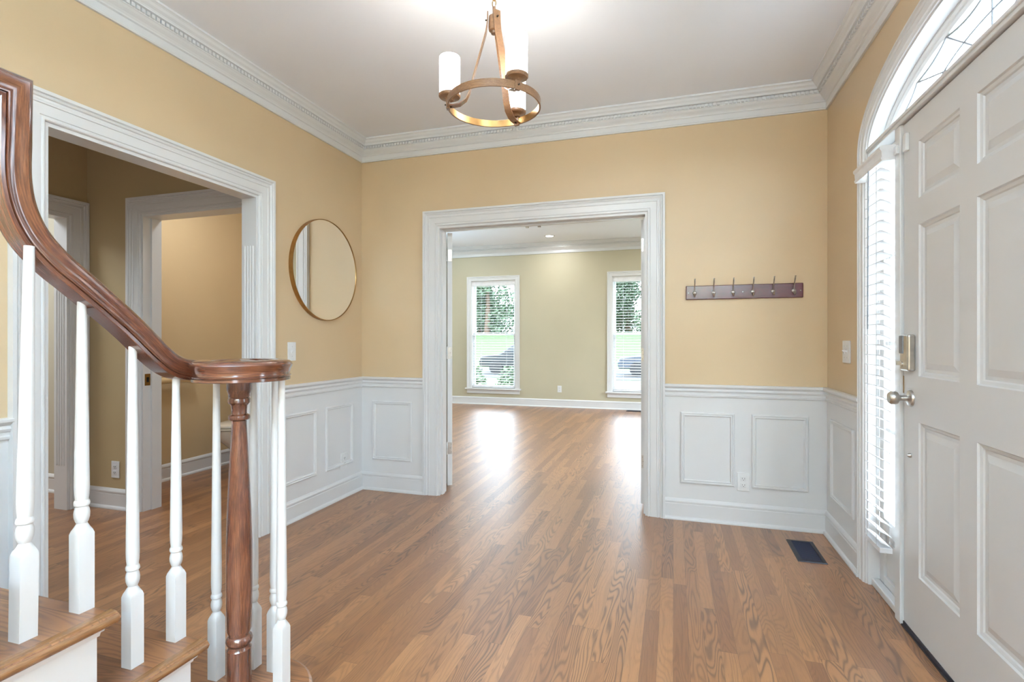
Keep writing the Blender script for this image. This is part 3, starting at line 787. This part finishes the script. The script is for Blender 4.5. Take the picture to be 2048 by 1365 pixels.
# ------------------------------------------------------------------ floor registers
def register(x0, x1, y0, y1, n, label, along='X'):
    t = thing('floor_vent', ((x0 + x1) / 2, (y0 + y1) / 2, 0), label, 'floor vent')
    f = .022; mb = MB()
    mb.loft([[(a, b, z) for a, b in ((x0 + i, y0 + i), (x1 - i, y0 + i), (x1 - i, y1 - i), (x0 + i, y1 - i))] for i, z in ((0, 0), (.003, .005), (f, .006), (f, .001))], cap=False)
    mb.build('frame', 'vent', t)
    MB().box(x0 + f, x1 - f, y0 + f, y1 - f, .0003, .0008).build('well', 'black', t)
    mb = MB()
    for k in range(n):
        y = y0 + f + (y1 - y0 - 2 * f) * (k + .5) / n
        mb.hexa([(x0 + f, y - .005, .0012), (x1 - f, y - .005, .0012), (x1 - f, y - .004, .0012), (x0 + f, y - .004, .0012), (x0 + f, y + .004, .0055), (x1 - f, y + .004, .0055), (x1 - f, y + .005, .0055), (x0 + f, y + .005, .0055)])
    mb.build('louvers', 'ventslat', t)
    return t
register(.628, .768, 3.068, 3.380, 18, 'dark metal floor vent in the oak floor by the right-hand baseboard')
register(-.74, -.40, YR - .20, YR - .06, 8, 'dark floor vent under the right window of the far room')

# ------------------------------------------------------------------ downlights of the living room ceiling
def downlight(x, y, z, label, group='recessed lights of the far room', power=9):
    t = thing('downlight', (x, y, z), label, 'recessed light', group)
    MB().loft([[(x + r * math.cos(a), y + r * math.sin(a), z - .006 + h) for r, h in ((.062, .006), (.088, .006), (.088, .002), (.080, 0), (.062, .001))] for a in [2 * PI * k / 32 for k in range(32)]], close='ring').build('trim_ring', 'white', t, smooth=40)
    MB().lathe((x, y, z - .001), [(0, 0), (.062, 0), (.062, .0008), (0, .0008)], 32).build('lens', 'canlight', t)
    lamp_area('downlight_lamp', (0, 0, -.012), .11, power, (.97, .98, 1), parent=t)
DLAB = ['lit recessed ceiling light seen through the double doorway', 'recessed light near the far left corner of the far room ceiling', 'recessed light near the far right corner of the far room ceiling',
        'recessed light in the middle of the near row of the far room ceiling', 'recessed light at the left end of the near row of the far room ceiling', 'recessed light at the right end of the near row of the far room ceiling']
for i, (x, y) in enumerate(((-1.92, 8.27), (-3.6, 7.85), (-.1, 7.85), (-1.82, 5.3), (-3.6, 5.3), (-.1, 5.3))):
    downlight(x, y, LCZ, DLAB[i])
t = thing('fill_ceiling_lamp', (-.72, -1.4, CZ), 'added round white fill lamp on the ceiling, unseen behind the viewer', 'ceiling lamp')  # added fill light out of view, brightens the foyer
MB().lathe((-.72, -1.4, CZ - .09), [(0, 0), (.10, .004), (.17, .03), (.19, .07), (.19, .09)], 32).build('bowl', 'plate', t, smooth=50)
lamp_area('fill_ceiling_light', (0, 0, -.10), .36, 45, (.64, .82, 1), parent=t)
def fill_torchiere(x, y, watts, label):  # made-up uplights standing out of view, added to brighten the ceilings
    t = thing('fill_torchiere', (x, y, 0), label, 'added fill lamp')
    MB().lathe((x, y, 0), [(0, 0), (.14, 0), (.14, .02), (.02, .035), (0, .035)], 28).build('base', 'nickel', t, smooth=40)
    MB().tube([(x, y, .03), (x, y, 1.78)], .012, 12).build('pole', 'nickel', t, smooth=50)
    MB().lathe((x, y, 1.76), [(0, 0), (.03, 0), (.16, .10), (.19, .14), (.18, .14), (.15, .105), (.02, .012), (0, .012)], 32).build('bowl', 'plate', t, smooth=50)
    lamp_area('fill_torchiere_light', (0, 0, 1.868), .27, watts, (.50, .76, 1), rot=(PI, 0, 0), parent=t)
fill_torchiere(.3, -1.8, 800, 'added tall white fill lamp lighting the ceiling, unseen behind the viewer')
fill_torchiere(-4.3, 6.0, 90, 'added tall white fill lamp, unseen by the left wall of the far room')

t = thing('powder_room_lamp', (-3.3, 3.2, 2.35), 'round white ceiling lamp of the powder room, above the doorway head', 'ceiling lamp')
MB().lathe((-3.3, 3.2, 2.60), [(0, 0), (.08, .004), (.13, .03), (.14, .06), (.14, .09)], 28).build('bowl', 'plate', t, smooth=50)
MB().tube([(-3.3, 3.2, 2.69), (-3.3, 3.2, 2.86)], .012, 8).build('stem', 'nickel', t)
lamp_area('powder_lamp', (0, 0, .24), .26, 13, (.86, .93, 1), parent=t)
t = thing('side_room_fill_lamp', (-5.1, 1.7, CZ), 'added round white fill lamp, unseen in the side room beyond the hall', 'ceiling lamp')  # unseen lamp added to send light into the hall
MB().lathe((-5.1, 1.7, CZ - .09), [(0, 0), (.10, .004), (.16, .03), (.17, .07), (.17, .09)], 28).build('bowl', 'plate', t, smooth=50)
lamp_area('side_fill_light', (0, 0, -.10), 1.0, 40, (.82, .91, 1), parent=t)
t = thing('hall_fill_sconce', (-3.2, -.60, 1.45), 'added white fill light, unseen at the near end of the hall', 'wall lamp')  # invented light source out of view, lifts the dark hall
MB().box(-3.28, -3.12, -.60, -.585, 1.37, 1.55).build('back_plate', 'nickel', t, bevel=.003)
MB().lathe((-3.2, -.50, 1.36), [(.05, 0), (.08, .0), (.10, .16), (.096, .16), (.076, .004), (.05, .004)], 24).build('shade', 'plate', t, smooth=50)
MB().tube([(-3.2, -.59, 1.40), (-3.2, -.55, 1.36), (-3.2, -.50, 1.362)], .008, 8).build('arm', 'nickel', t, smooth=50)
lamp_area('hall_fill_light', (0, .26, -.02), .3, 5, (.9, .95, 1), rot=(PI / 2, 0, 0), parent=t)

# ------------------------------------------------------------------ chandelier
cx, cy = -.722, 2.078; ZR = 2.143
t = thing('chandelier', (cx, cy, CZ), 'wood-toned ring chandelier with three frosted cylinder shades on a chain', 'chandelier')
MB().lathe((cx, cy, CZ - .03), [(0, 0), (.02, 0), (.055, .012), (.062, .03), (0, .03)], 28).build('canopy', 'bronze', t, smooth=40)
mb = MB(); z = CZ - .032; k = 0
while z > 2.575:
    pts = []
    for i in range(14):
        a = 2 * PI * i / 14; hx, hz = .008 * math.cos(a), .017 * math.sin(a)
        pts.append((cx + (hx if k % 2 else 0), cy + (0 if k % 2 else hx), z - .014 + hz))
    mb.tube(pts, .0022, 6, closed=True); z -= .026; k += 1
mb.build('chain', 'brass', t, smooth=60)
MB().lathe((cx, cy, 2.455), [(0, 0), (.012, .002), (.014, .012), (.022, .016), (.024, .03), (.022, .075), (.012, .08), (.007, .09), (.007, .115), (0, .118)], 24).build('hub', 'bronze', t, smooth=40)
RR = .193
def ringloop(r0, r1, z0, z1, n=96): return [[(cx + r * math.cos(a), cy + r * math.sin(a), z) for r, z in ((r0, z0), (r1, z0), (r1, z1), (r0, z1))] for a in [2 * PI * k / n for k in range(n)]]
mb = MB(); mb.loft(ringloop(RR - .001, RR + .0035, ZR, ZR + .030), close='ring'); ring = mb.build('ring', 'bronze', t, smooth=30)
mb = MB(); mb.loft(ringloop(RR - .0035, RR - .001, ZR + .0005, ZR + .0295), close='ring'); mb.build('ring_liner', 'gold', ring, smooth=30)
yaw = .3
for deg in (180, 300, 60):
    a = math.radians(deg) + yaw; d = Vector((math.cos(a), math.sin(a), 0)); n = Vector((-math.sin(a), math.cos(a), 0)); c = Vector((cx, cy, 0))
    path = [(.026, 2.545), (.028, 2.50), (.034, 2.46), (.060, 2.37), (.085, 2.28), (.103, 2.21), (.118, 2.178), (.145, 2.158), (.170, 2.153), (.189, 2.152)]
    w = .0155; loops = []
    for i, (r, z) in enumerate(path):
        a0 = path[max(i - 1, 0)]; b0 = path[min(i + 1, len(path) - 1)]; tx, tz = b0[0] - a0[0], b0[1] - a0[1]; l = math.hypot(tx, tz); nx, nz = -tz / l * .002, tx / l * .002
        loops.append([c + d * (r + s1 * nx) + n * (s2 * w) + Vector((0, 0, z + s1 * nz)) for s1, s2 in ((-1, -1), (-1, 1), (1, 1), (1, -1))])
    mb = MB(); mb.loft(loops)
    arm = mb.build('arm', 'bronze', t, smooth=50)
    pc = c + d * .027 + Vector((0, 0, 2.515)); mb = MB(); mb.tube([pc, pc + d * .010], .0032, 8); mb.build('bolt', 'blacknickel', arm, smooth=50)
    # clip on the ring
    mb = MB(); loops = []
    for rr, zz in ((RR - .007, ZR - .004), (RR + .008, ZR - .004), (RR + .008, ZR + .034), (RR - .007, ZR + .034)):
        pass
    q = lambda r, s, z: c + d * r + n * s + Vector((0, 0, z))
    mb.hexa([q(RR - .007, -.012, ZR - .004), q(RR + .008, -.012, ZR - .004), q(RR + .008, .012, ZR - .004), q(RR - .007, .012, ZR - .004),
             q(RR - .007, -.012, ZR + .034), q(RR + .008, -.012, ZR + .034), q(RR + .008, .012, ZR + .034), q(RR - .007, .012, ZR + .034)])
    br = mb.build('bracket', 'bronze', t, bevel=.002)
    mb = MB(); mb.tube([q(RR + .007, 0, ZR + .015), q(RR + .015, 0, ZR + .015)], .003, 8); mb.build('bolt', 'blacknickel', br, smooth=50)
    mb = MB(); mb.tube([q(RR - .006, 0, ZR + .006), q(RR - .016, 0, ZR + .006)], .003, 8); mb.build('bolt', 'blacknickel', br, smooth=50)
    sc = c + d * (RR - .006)
    MB().lathe((sc.x, sc.y, ZR + .032), [(0, 0), (.016, 0), (.020, .006), (.026, .010), (.042, .013), (.046, .018), (.046, .026), (0, .026)], 32).build('shade_cup', 'bronze', t, smooth=35)
    MB().lathe((sc.x, sc.y, ZR + .058), [(0, 0), (.043, 0), (.0435, .154), (.042, .157), (.038, .157), (.037, .010), (0, .008)], 40).build('lamp_shade', 'shade', t, smooth=40)

# ------------------------------------------------------------------ toilet and towel bar in the powder room
t = thing('toilet', (-3.60, 3.80, 0), 'pale toilet partly seen through the powder room doorway behind the newel post', 'toilet')
def oval(cx_, cy_, rx, ryf, ryb, z, n=28):
    return [(cx_ + rx * math.cos(2 * PI * k / n), cy_ + (ryb if math.sin(2 * PI * k / n) > 0 else ryf) * math.sin(2 * PI * k / n), z) for k in range(n)]
mb = MB(); tx = -3.60
mb.loft([oval(tx, 3.72, .105, .14, .26, 0), oval(tx, 3.72, .10, .13, .26, .03), oval(tx, 3.72, .088, .11, .25, .10), oval(tx, 3.71, .085, .11, .24, .18), oval(tx, 3.69, .12, .17, .24, .26), oval(tx, 3.68, .165, .24, .24, .33), oval(tx, 3.68, .182, .265, .24, .38), oval(tx, 3.68, .182, .265, .24, .405)])
mb.build('bowl', 'porcelain', t, smooth=50)
mb = MB(); mb.loft([oval(tx, 3.68, .178, .262, .22, .408), oval(tx, 3.68, .188, .27, .225, .413), oval(tx, 3.68, .188, .27, .225, .424), oval(tx, 3.68, .182, .265, .22, .428)]); mb.build('seat', 'porcelain', t, smooth=50)
mb = MB(); mb.loft([oval(tx, 3.68, .180, .262, .22, .431), oval(tx, 3.68, .188, .27, .225, .435), oval(tx, 3.68, .186, .268, .225, .448), oval(tx, 3.68, .165, .24, .20, .454)]); mb.build('lid', 'porcelain', t, smooth=50)
tk = MB().box(tx - .22, tx + .22, 3.985, 4.17, .40, .76).build('tank', 'porcelain', t, bevel=.02, seg=3)
MB().box(tx - .23, tx + .23, 3.975, 4.175, .76, .79).build('tank_lid', 'porcelain', t, bevel=.008)
MB().tube([(tx - .17, 3.985, .70), (tx - .17, 3.965, .70), (tx - .11, 3.962, .695)], .006, 8).build('flush_lever', 'nickel', tk, smooth=50)
t = thing('towel_bar', (-3.97, 3.35, .83), 'cream towel bar on the powder room wall above the baseboard', 'towel bar')
MB().tube([(-3.975, 3.10, .833), (-3.975, 3.55, .833)], .026, 20).build('rail', 'toweltan', t, smooth=50)
for y in (3.12, 3.53): MB().lathe((-4.03, y, .833), [(0, -.001), (.028, 0), (.024, .008), (.010, .014), (.010, .055), (0, .055)], 18, 'X').build('bracket', 'toweltan', t, smooth=50)

# ------------------------------------------------------------------ staircase
RS, RUN = .19, .229
XS, XN = -1.195, -1.162                    # stringer face, nosing edge
VC = Vector((-1.142, 1.150, 0))            # newel centre
ST = thing('staircase', (-1.7, .9, 0), 'oak staircase with white stringer rising toward the viewer at lower left', 'staircase')
YN = [1.285, 1.045, .815, .586]            # riser faces, step 1 to landing
def nose_prof(x, z, sgn=1):
    return None
def tread(z, yr, yback, name='tread'):
    """rounded nosing on the front (+Y) and on the open side (+X)"""
    th = .028; r = th / 2; n0 = .028
    def loop(ins, zz):
        return [(XL + .002, yback, zz), (XL + .002, yr + n0 - ins, zz), (XN - ins, yr + n0 - ins, zz), (XN - ins, yback, zz)]
    lv = [(.010, z - th), (.003, z - th + .004), (0, z - r), (.003, z - .004), (.010, z)]
    mb = MB(); mb.loft([loop(i, zz) for i, zz in lv]); return mb.build(name, 'tread', ST)
ts = [tread(2 * RS, YN[1], YN[2] - .01), tread(3 * RS, YN[2], YN[3] - .01), tread(4 * RS, YN[3], YF + .5, 'landing')]
# side nosing strips in lighter oak, following the open side
for z, y0, y1 in ((2 * RS, YN[2] + .001, YN[1] + .028), (3 * RS, YN[3] + .001, YN[2] + .028), (4 * RS, YF + .5, YN[3] + .028)):
    mb = MB(); prof = [(.0, -.028), (.010, -.029), (.020, -.026), (.027, -.020), (.029, -.014), (.027, -.008), (.020, -.001), (.010, .0012), (0, .0012)]
    mb.loft([[(XN - .027 + c, y, z + b) for c, b in prof] for y in (y0, y1 - .004)]); mb.build('nosing', 'nose', ST, smooth=50)
# starting step with bullnose end
def bull(ins, z, rr=.196, front=1.285 + .028, back=1.02):
    pts = [(XL + .002, back, z), (XL + .002, front - ins, z)]
    r = rr - ins; y_c = VC.y - .01; x_c = VC.x
    a0 = math.asin(min(1, (front - ins - y_c) / r)) if (front - ins - y_c) < r else PI / 2
    xs = x_c - math.cos(a0) * r
    if a0 >= PI / 2 - 1e-3: xs = x_c
    N_ = 26; a_start = PI - a0 if a0 < PI / 2 else PI / 2
    for k in range(N_ + 1):
        a = a_start - (a_start + PI / 2) * k / N_
        pts.append((x_c + r * math.cos(a), y_c + r * math.sin(a), z))
    pts.append((XS - .02, y_c - r, z)); pts.append((XS - .02, back, z))
    return pts
mb = MB(); th = .028
mb.loft([bull(i, z) for i, z in ((.010, RS - th), (.003, RS - th + .004), (0, RS - th / 2), (.003, RS - .004), (.010, RS))])
mb.build('starting_tread', 'tread', ST)
mb = MB(); mb.loft([bull(.03, 0), bull(.03, RS - th + .001)]); mb.build('riser', 'white', ST)
mb = MB(); mb.loft([bull(.012, RS - th - .001), bull(.030, RS - th - .018)][::-1]); mb.build('cove_moulding', 'white', ST)
for i in (1, 2, 3):
    MB().box(XL + .002, XS - .021, YN[i] - .02, YN[i], i * RS - .002, (i + 1) * RS - .026).build('riser', 'white', ST)
# stringer panel under the open side
mb = MB()
mb.box(XS - .02, XS, YN[2], YN[1], 0, 2 * RS - .027); mb.box(XS - .02, XS, YN[3], YN[2], 0, 3 * RS - .027); mb.box(XS - .02, XS, YF + .5, YN[3], 0, 4 * RS - .027)
mb.build('stringer', 'white', ST)
for z, y0, y1 in ((2 * RS, YN[2], YN[1]), (3 * RS, YN[3], YN[2]), (4 * RS, YF + .5, YN[3])):
    mb = MB(); prof = [(0, -.028), (.024, -.028), (.022, -.032), (.012, -.037), (.008, -.046), (0, -.048)]
    mb.loft([[(XS + c, y, z + b) for c, b in prof] for y in (y0, y1)]); mb.build('cove_moulding', 'white', ST)

# ------------------------------------------------------------------ stair railing: handrail, newel, balusters
RL = thing('stair_railing', (-1.2, 1.0, RS), 'stained oak handrail with volute, turned newel post and white balusters on the stair', 'stair railing')
half = [(0, .029), (.012, .0285), (.0215, .0262), (.0278, .0215), (.0302, .0155), (.0288, .0100), (.0260, .0045), (.0238, -.0015), (.0230, -.0075), (.0238, -.0118), (.0262, -.0136), (.0258, -.0162),
        (.0212, -.0172), (.0210, -.0184), (.0246, -.0194), (.0248, -.0262), (.0232, -.0275), (0, -.0275)]
PROF = half + [(-x, z) for x, z in reversed(half[1:-1])]
XRL = -1.241
pts = [(-1.4, 1.657), (.685, 1.657)]
curve = [(.684, 1.56), (.683, 1.50), (.687, 1.455), (.697, 1.415), (.716, 1.376), (.742, 1.344), (.772, 1.316), (.805, 1.290), (.887, 1.222), (.925, 1.188), (.958, 1.156), (.992, 1.124), (1.022, 1.102), (1.055, 1.089), (1.10, 1.083), (1.14, 1.083)]
def smooth_pts(c, n=4):
    out = []
    for i in range(len(c) - 1):
        p0 = c[max(i - 1, 0)]; p1 = c[i]; p2 = c[i + 1]; p3 = c[min(i + 2, len(c) - 1)]
        for k in range(n):
            u = k / n; out.append(tuple(.5 * ((2 * p1[j]) + (-p0[j] + p2[j]) * u + (2 * p0[j] - 5 * p1[j] + 4 * p2[j] - p3[j]) * u * u + (-p0[j] + 3 * p1[j] - 3 * p2[j] + p3[j]) * u ** 3) for j in (0, 1)))
    out.append(c[-1]); return out
curve = smooth_pts(curve)
def rail_sections(pl):
    loops = []
    P3 = [Vector(p) for p in pl]
    for i, p in enumerate(P3):
        t0 = (p - P3[i - 1]).normalized() if i else (P3[1] - p).normalized()
        t1 = (P3[i + 1] - p).normalized() if i < len(P3) - 1 else t0
        def fr(t):
            s = Vector((1, 0, 0)) if abs(t.x) < 1e-6 else t.cross(Vector((0, 0, 1))).normalized()
            return s, s.cross(t).normalized()
        s0, u0 = fr(t0); s1, u1 = fr(t1); u = (u0 + u1); s = (s0 + s1)
        u = u.normalized() / max(.5, math.cos(u0.angle(u1) / 2)); s = s.normalized() / max(.5, math.cos(s0.angle(s1) / 2))
        loops.append([p + s * a + u * b for a, b in PROF])
    return loops
line = [(XRL, y, z) for y, z in pts] + [(XRL, y, z) for y, z in curve]
vol = []; R0 = abs(XRL - VC.x)
for k in range(1, 61):
    a = k * 7.5; r = R0 + (.106 - R0) * min(1, a / 90) if a <= 250 else .106 - (.106 - .050) * min(1, (a - 250) / 190)
    th_ = math.radians(180 - a); vol.append((VC.x + r * math.cos(th_), VC.y + r * math.sin(th_), 1.083))
mb = MB(); mb.loft(rail_sections(line + vol))
hr = mb.build('handrail', 'rail', RL, smooth=35)
mb = MB(); cp = [(0, 1.083 - .0275), (.036, 1.083 - .0275), (.040, 1.083 - .010), (.050, 1.083 + .004), (.050, 1.083 + .016), (.040, 1.083 + .026), (.0, 1.083 + .030)]
mb.lathe((VC.x, VC.y, 0), cp, 32); mb.build('volute_eye', 'newel', hr, smooth=35)
# newel
nz = lambda v: 1.165 - (v - 681) * 1.437 / 1043
mb = MB()
np_ = [(.0, RS - .001), (.031, RS - .001), (.031, .318), (.028, .322), (.027, .328), (.032, .334), (.034, .342), (.032, .350), (.027, .355), (.027, .360), (.031, .370), (.0325, .44), (.0325, .60),
       (.030, .70), (.0255, .80), (.0205, .90), (.0185, .938), (.019, .944), (.0265, .948), (.0275, .953), (.0265, .959), (.020, .963), (.0195, .968), (.0205, .985), (.024, .990), (.028, .994), (.0285, 1.003), (.026, 1.008),
       (.0275, 1.012), (.027, 1.017), (.029, 1.021), (.0315, 1.03), (.0315, 1.058), (0, 1.058)]
mb.lathe((VC.x, VC.y, 0), np_, 32); mb.build('newel_post', 'newel', RL, smooth=35)
def baluster(x, y, z0, z1, lean=0.0, sz=.0318, rot=0):
    mb = MB(); h = sz / 2; n = 16
    def sq(hh, z, rnd=0):
        out = []
        for k in range(n):
            a = 2 * PI * (k + .5) / n + 0; c, s = math.cos(a), math.sin(a); m = hh / max(abs(c), abs(s)); rr = hh
            f = rnd; q = m * (1 - f) + rr * f; out.append((q * c, q * s, z))
        return out
    # exact square corners: use 4 sided prism plus lathe
    cr, sr = math.cos(rot), math.sin(rot)
    L = []
    def sqc(hh, z): 
        return [(a * hh, b * hh, z) for a, b in ((-1, -1), (-.5, -1), (0, -1), (.5, -1), (1, -1), (1, -.5), (1, 0), (1, .5), (1, 1), (.5, 1), (0, 1), (-.5, 1), (-1, 1), (-1, .5), (-1, 0), (-1, -.5))]
    def circ(r, z): return [(r * math.cos(a), r * math.sin(a), z) for a in [math.radians(225 + 22.5 * k) for k in range(16)]]
    def mixl(A, B, f): return [tuple(A[i][j] * (1 - f) + B[i][j] * f for j in (0, 1, 2)) for i in range(16)]
    L.append(sqc(h, 0)); L.append(sqc(h, .168))
    L.append(mixl(sqc(h, .176), circ(.0155, .176), .45)); L.append(mixl(sqc(h * .85, .183), circ(.0135, .183), .8)); L.append(circ(.0105, .190))
    top = z1 - z0
    for r, z in ((.0098, .192), (.0122, .197), (.0145, .205), (.0150, .214), (.0138, .222), (.0120, .227), (.0120, .229), (.0146, .232), (.0150, .236), (.0142, .240), (.0124, .243), (.0124, .246), (.0136, .256), (.0142, .275)):
        L.append(circ(r, z))
    for f in (.25, .5, .75, 1): L.append(circ(.0142 + (.0086 - .0142) * f, .275 + (top - .275) * f))
    L2 = []
    for l in L: L2.append([(x + (a * cr - b * sr) + lean * c / top, y + (a * sr + b * cr), z0 + c) for a, b, c in l])
    mb.loft(L2); return mb.build('baluster', 'white', RL, smooth=28)
BALS = [(-1.238, .705, 3 * RS, 1.352, .018), (-1.247, .819, 3 * RS, 1.258, 0), (-1.248, .933, 2 * RS, 1.162, 0), (-1.249, 1.049, 2 * RS, 1.072, 0),
        (-1.262, 1.188, RS, 1.062, 0), (-1.200, 1.262, RS, 1.062, 0), (-1.127, 1.268, RS, 1.062, 0), (-1.050, 1.207, RS, 1.062, 0),
        (-1.241, .59 - .10, 4 * RS, 1.635, 0), (-1.241, .59 - .22, 4 * RS, 1.635, 0), (-1.241, .59 - .34, 4 * RS, 1.635, 0)]
for b in BALS: baluster(*b)

# ------------------------------------------------------------------ outside
mb = MB(); gl = [(-30, -.5), (31, -.5), (34, -.2), (38, 1.0), (42, 1.75), (50, 1.9), (90, 1.9)]
mb.loft([[(x, y, z) for y, z in gl] + [(x, 90, -1.2), (x, -30, -1.2)] for x in (-70, 70)])
struct(mb.build('ground', 'grass'))
o = struct(MB().box(XR + WT, XR + 3.2, -1.5, 5.5, -.5, -.04).build('porch', 'concrete'))
o = struct(MB().box(-40, 40, 22.0, 29.5, -.5, -.485).build('driveway', 'asphalt'))
def leaves(mb, c, rx, rz, n, s):
    for _ in range(n):
        while True:
            p = Vector((random.uniform(-1, 1), random.uniform(-1, 1), random.uniform(-1, 1)))
            if .25 < p.length < 1: break
        q = Vector((c[0] + p.x * rx, c[1] + p.y * rx, c[2] + p.z * rz))
        u = Vector((random.gauss(0, 1), random.gauss(0, 1), random.gauss(0, 1))).normalized(); v = u.orthogonal().normalized(); w = u.cross(v)
        k = s * random.uniform(.6, 1.3)
        mb.add([q - v * k, q + w * k * .5, q + v * k, q - w * k * .5], [(0, 1, 2, 3)])
def tree(x, y, mat, label, r=3.5, n=9000):
    t = thing('tree', (x, y, 1.7), label, 'tree', 'trees beyond the lawn')
    MB().tube([(x, y, 1.6), (x + .1, y, 4.5), (x - .1, y, 7)], [.28, .2, .1], 8).build('trunk', 'bark', t, smooth=60)
    mb = MB()
    for k in range(8):
        a = random.uniform(0, 2 * PI); rr = r * .52 * math.sqrt(random.random())
        leaves(mb, (x + rr * math.cos(a), y + rr * math.sin(a), 1.9 + .9 * (k + 1)), r * .56, 1.5, n // 8, .17)
    mb.build('foliage', mat, t)
k = 0
for row, (yy, xs) in enumerate(((43, (-23, -15.6, -8.2, -.8, 6.6)), (51.5, (-27, -19.4, -11.8, -4.2, 3.4)))):
    for x in xs:
        tree(x, yy, ('leaf', 'leafdark')[(k + row) % 2], '%s leafy tree, %s from the left in the %s row beyond the lawn' % (('light green', 'dark green')[(k + row) % 2], ('first', 'second', 'third', 'fourth', 'fifth')[k % 5], ('front', 'back')[row])); k += 1
def bush(x, y, r, h, label):
    mb = MB(); leaves(mb, (x, y, -.5 + h / 2), r, h * .55, 700, .055)
    o = mb.build('shrub', 'leafdark', origin=(x, y, -.5)); tag(o, label, 'shrub', 'shrubs outside the far room')
for x, w_ in zip((-5.35, -4.45, -3.55, -2.65), ('first', 'second', 'third', 'fourth')): bush(x, 11.3, .36, 1.05, 'dark green shrub, %s from the left outside the left far window' % w_)
def car(x, y, body, label):
    t = thing('car', (x, y, -.485), label, 'car')
    z = -.485
    prof = [(-2.25, .35), (-2.28, .62), (-2.2, .86), (-1.2, .98), (-.55, 1.42), (.2, 1.5), (1.2, 1.46), (1.85, 1.05), (2.22, .95), (2.28, .6), (2.2, .32)]
    mb = MB(); mb.loft([[(x + a, y - .88, z + b) for a, b in prof], [(x + a * 1.0, y + .88, z + b) for a, b in prof]]); mb.build('body', body, t, bevel=.06, seg=3)
    win = [(-1.05, 1.0), (-.5, 1.36), (.15, 1.42), (1.12, 1.38), (1.6, 1.05)]
    mb = MB(); mb.loft([[(x + a, y - .895, z + b) for a, b in win], [(x + a, y + .895, z + b) for a, b in win]]); mb.build('windows', 'carglass', t)
    for wx in (-1.4, 1.4):
        for wy in (-.80, .80):
            w = MB().lathe((x + wx, y + wy - .12, z + .335), [(0, 0), (.2, 0), (.335, .02), (.335, .22), (.2, .24), (0, .24)], 24, 'Y').build('wheel', 'tyre', t, smooth=40)
            MB().lathe((x + wx, y + wy - .125, z + .335), [(0, 0), (.2, 0), (.2, .01), (0, .01)], 16, 'Y').build('hubcap', 'tyre', w, smooth=40)
    MB().box(x - 2.29, x - 2.1, y - .8, y + .8, z + .62, z + .74).build('headlight', 'nickel', t, bevel=.02)
    MB().box(x + 2.15, x + 2.29, y - .8, y + .8, z + .7, z + .85).build('tail_light', 'mahogany', t, bevel=.02)
car(-6.9, 25.0, 'carpaint', 'dark car parked outside, partly seen low in the left far window')
car(-.15, 25.0, 'carsilver', 'parked car seen low in the right far window')
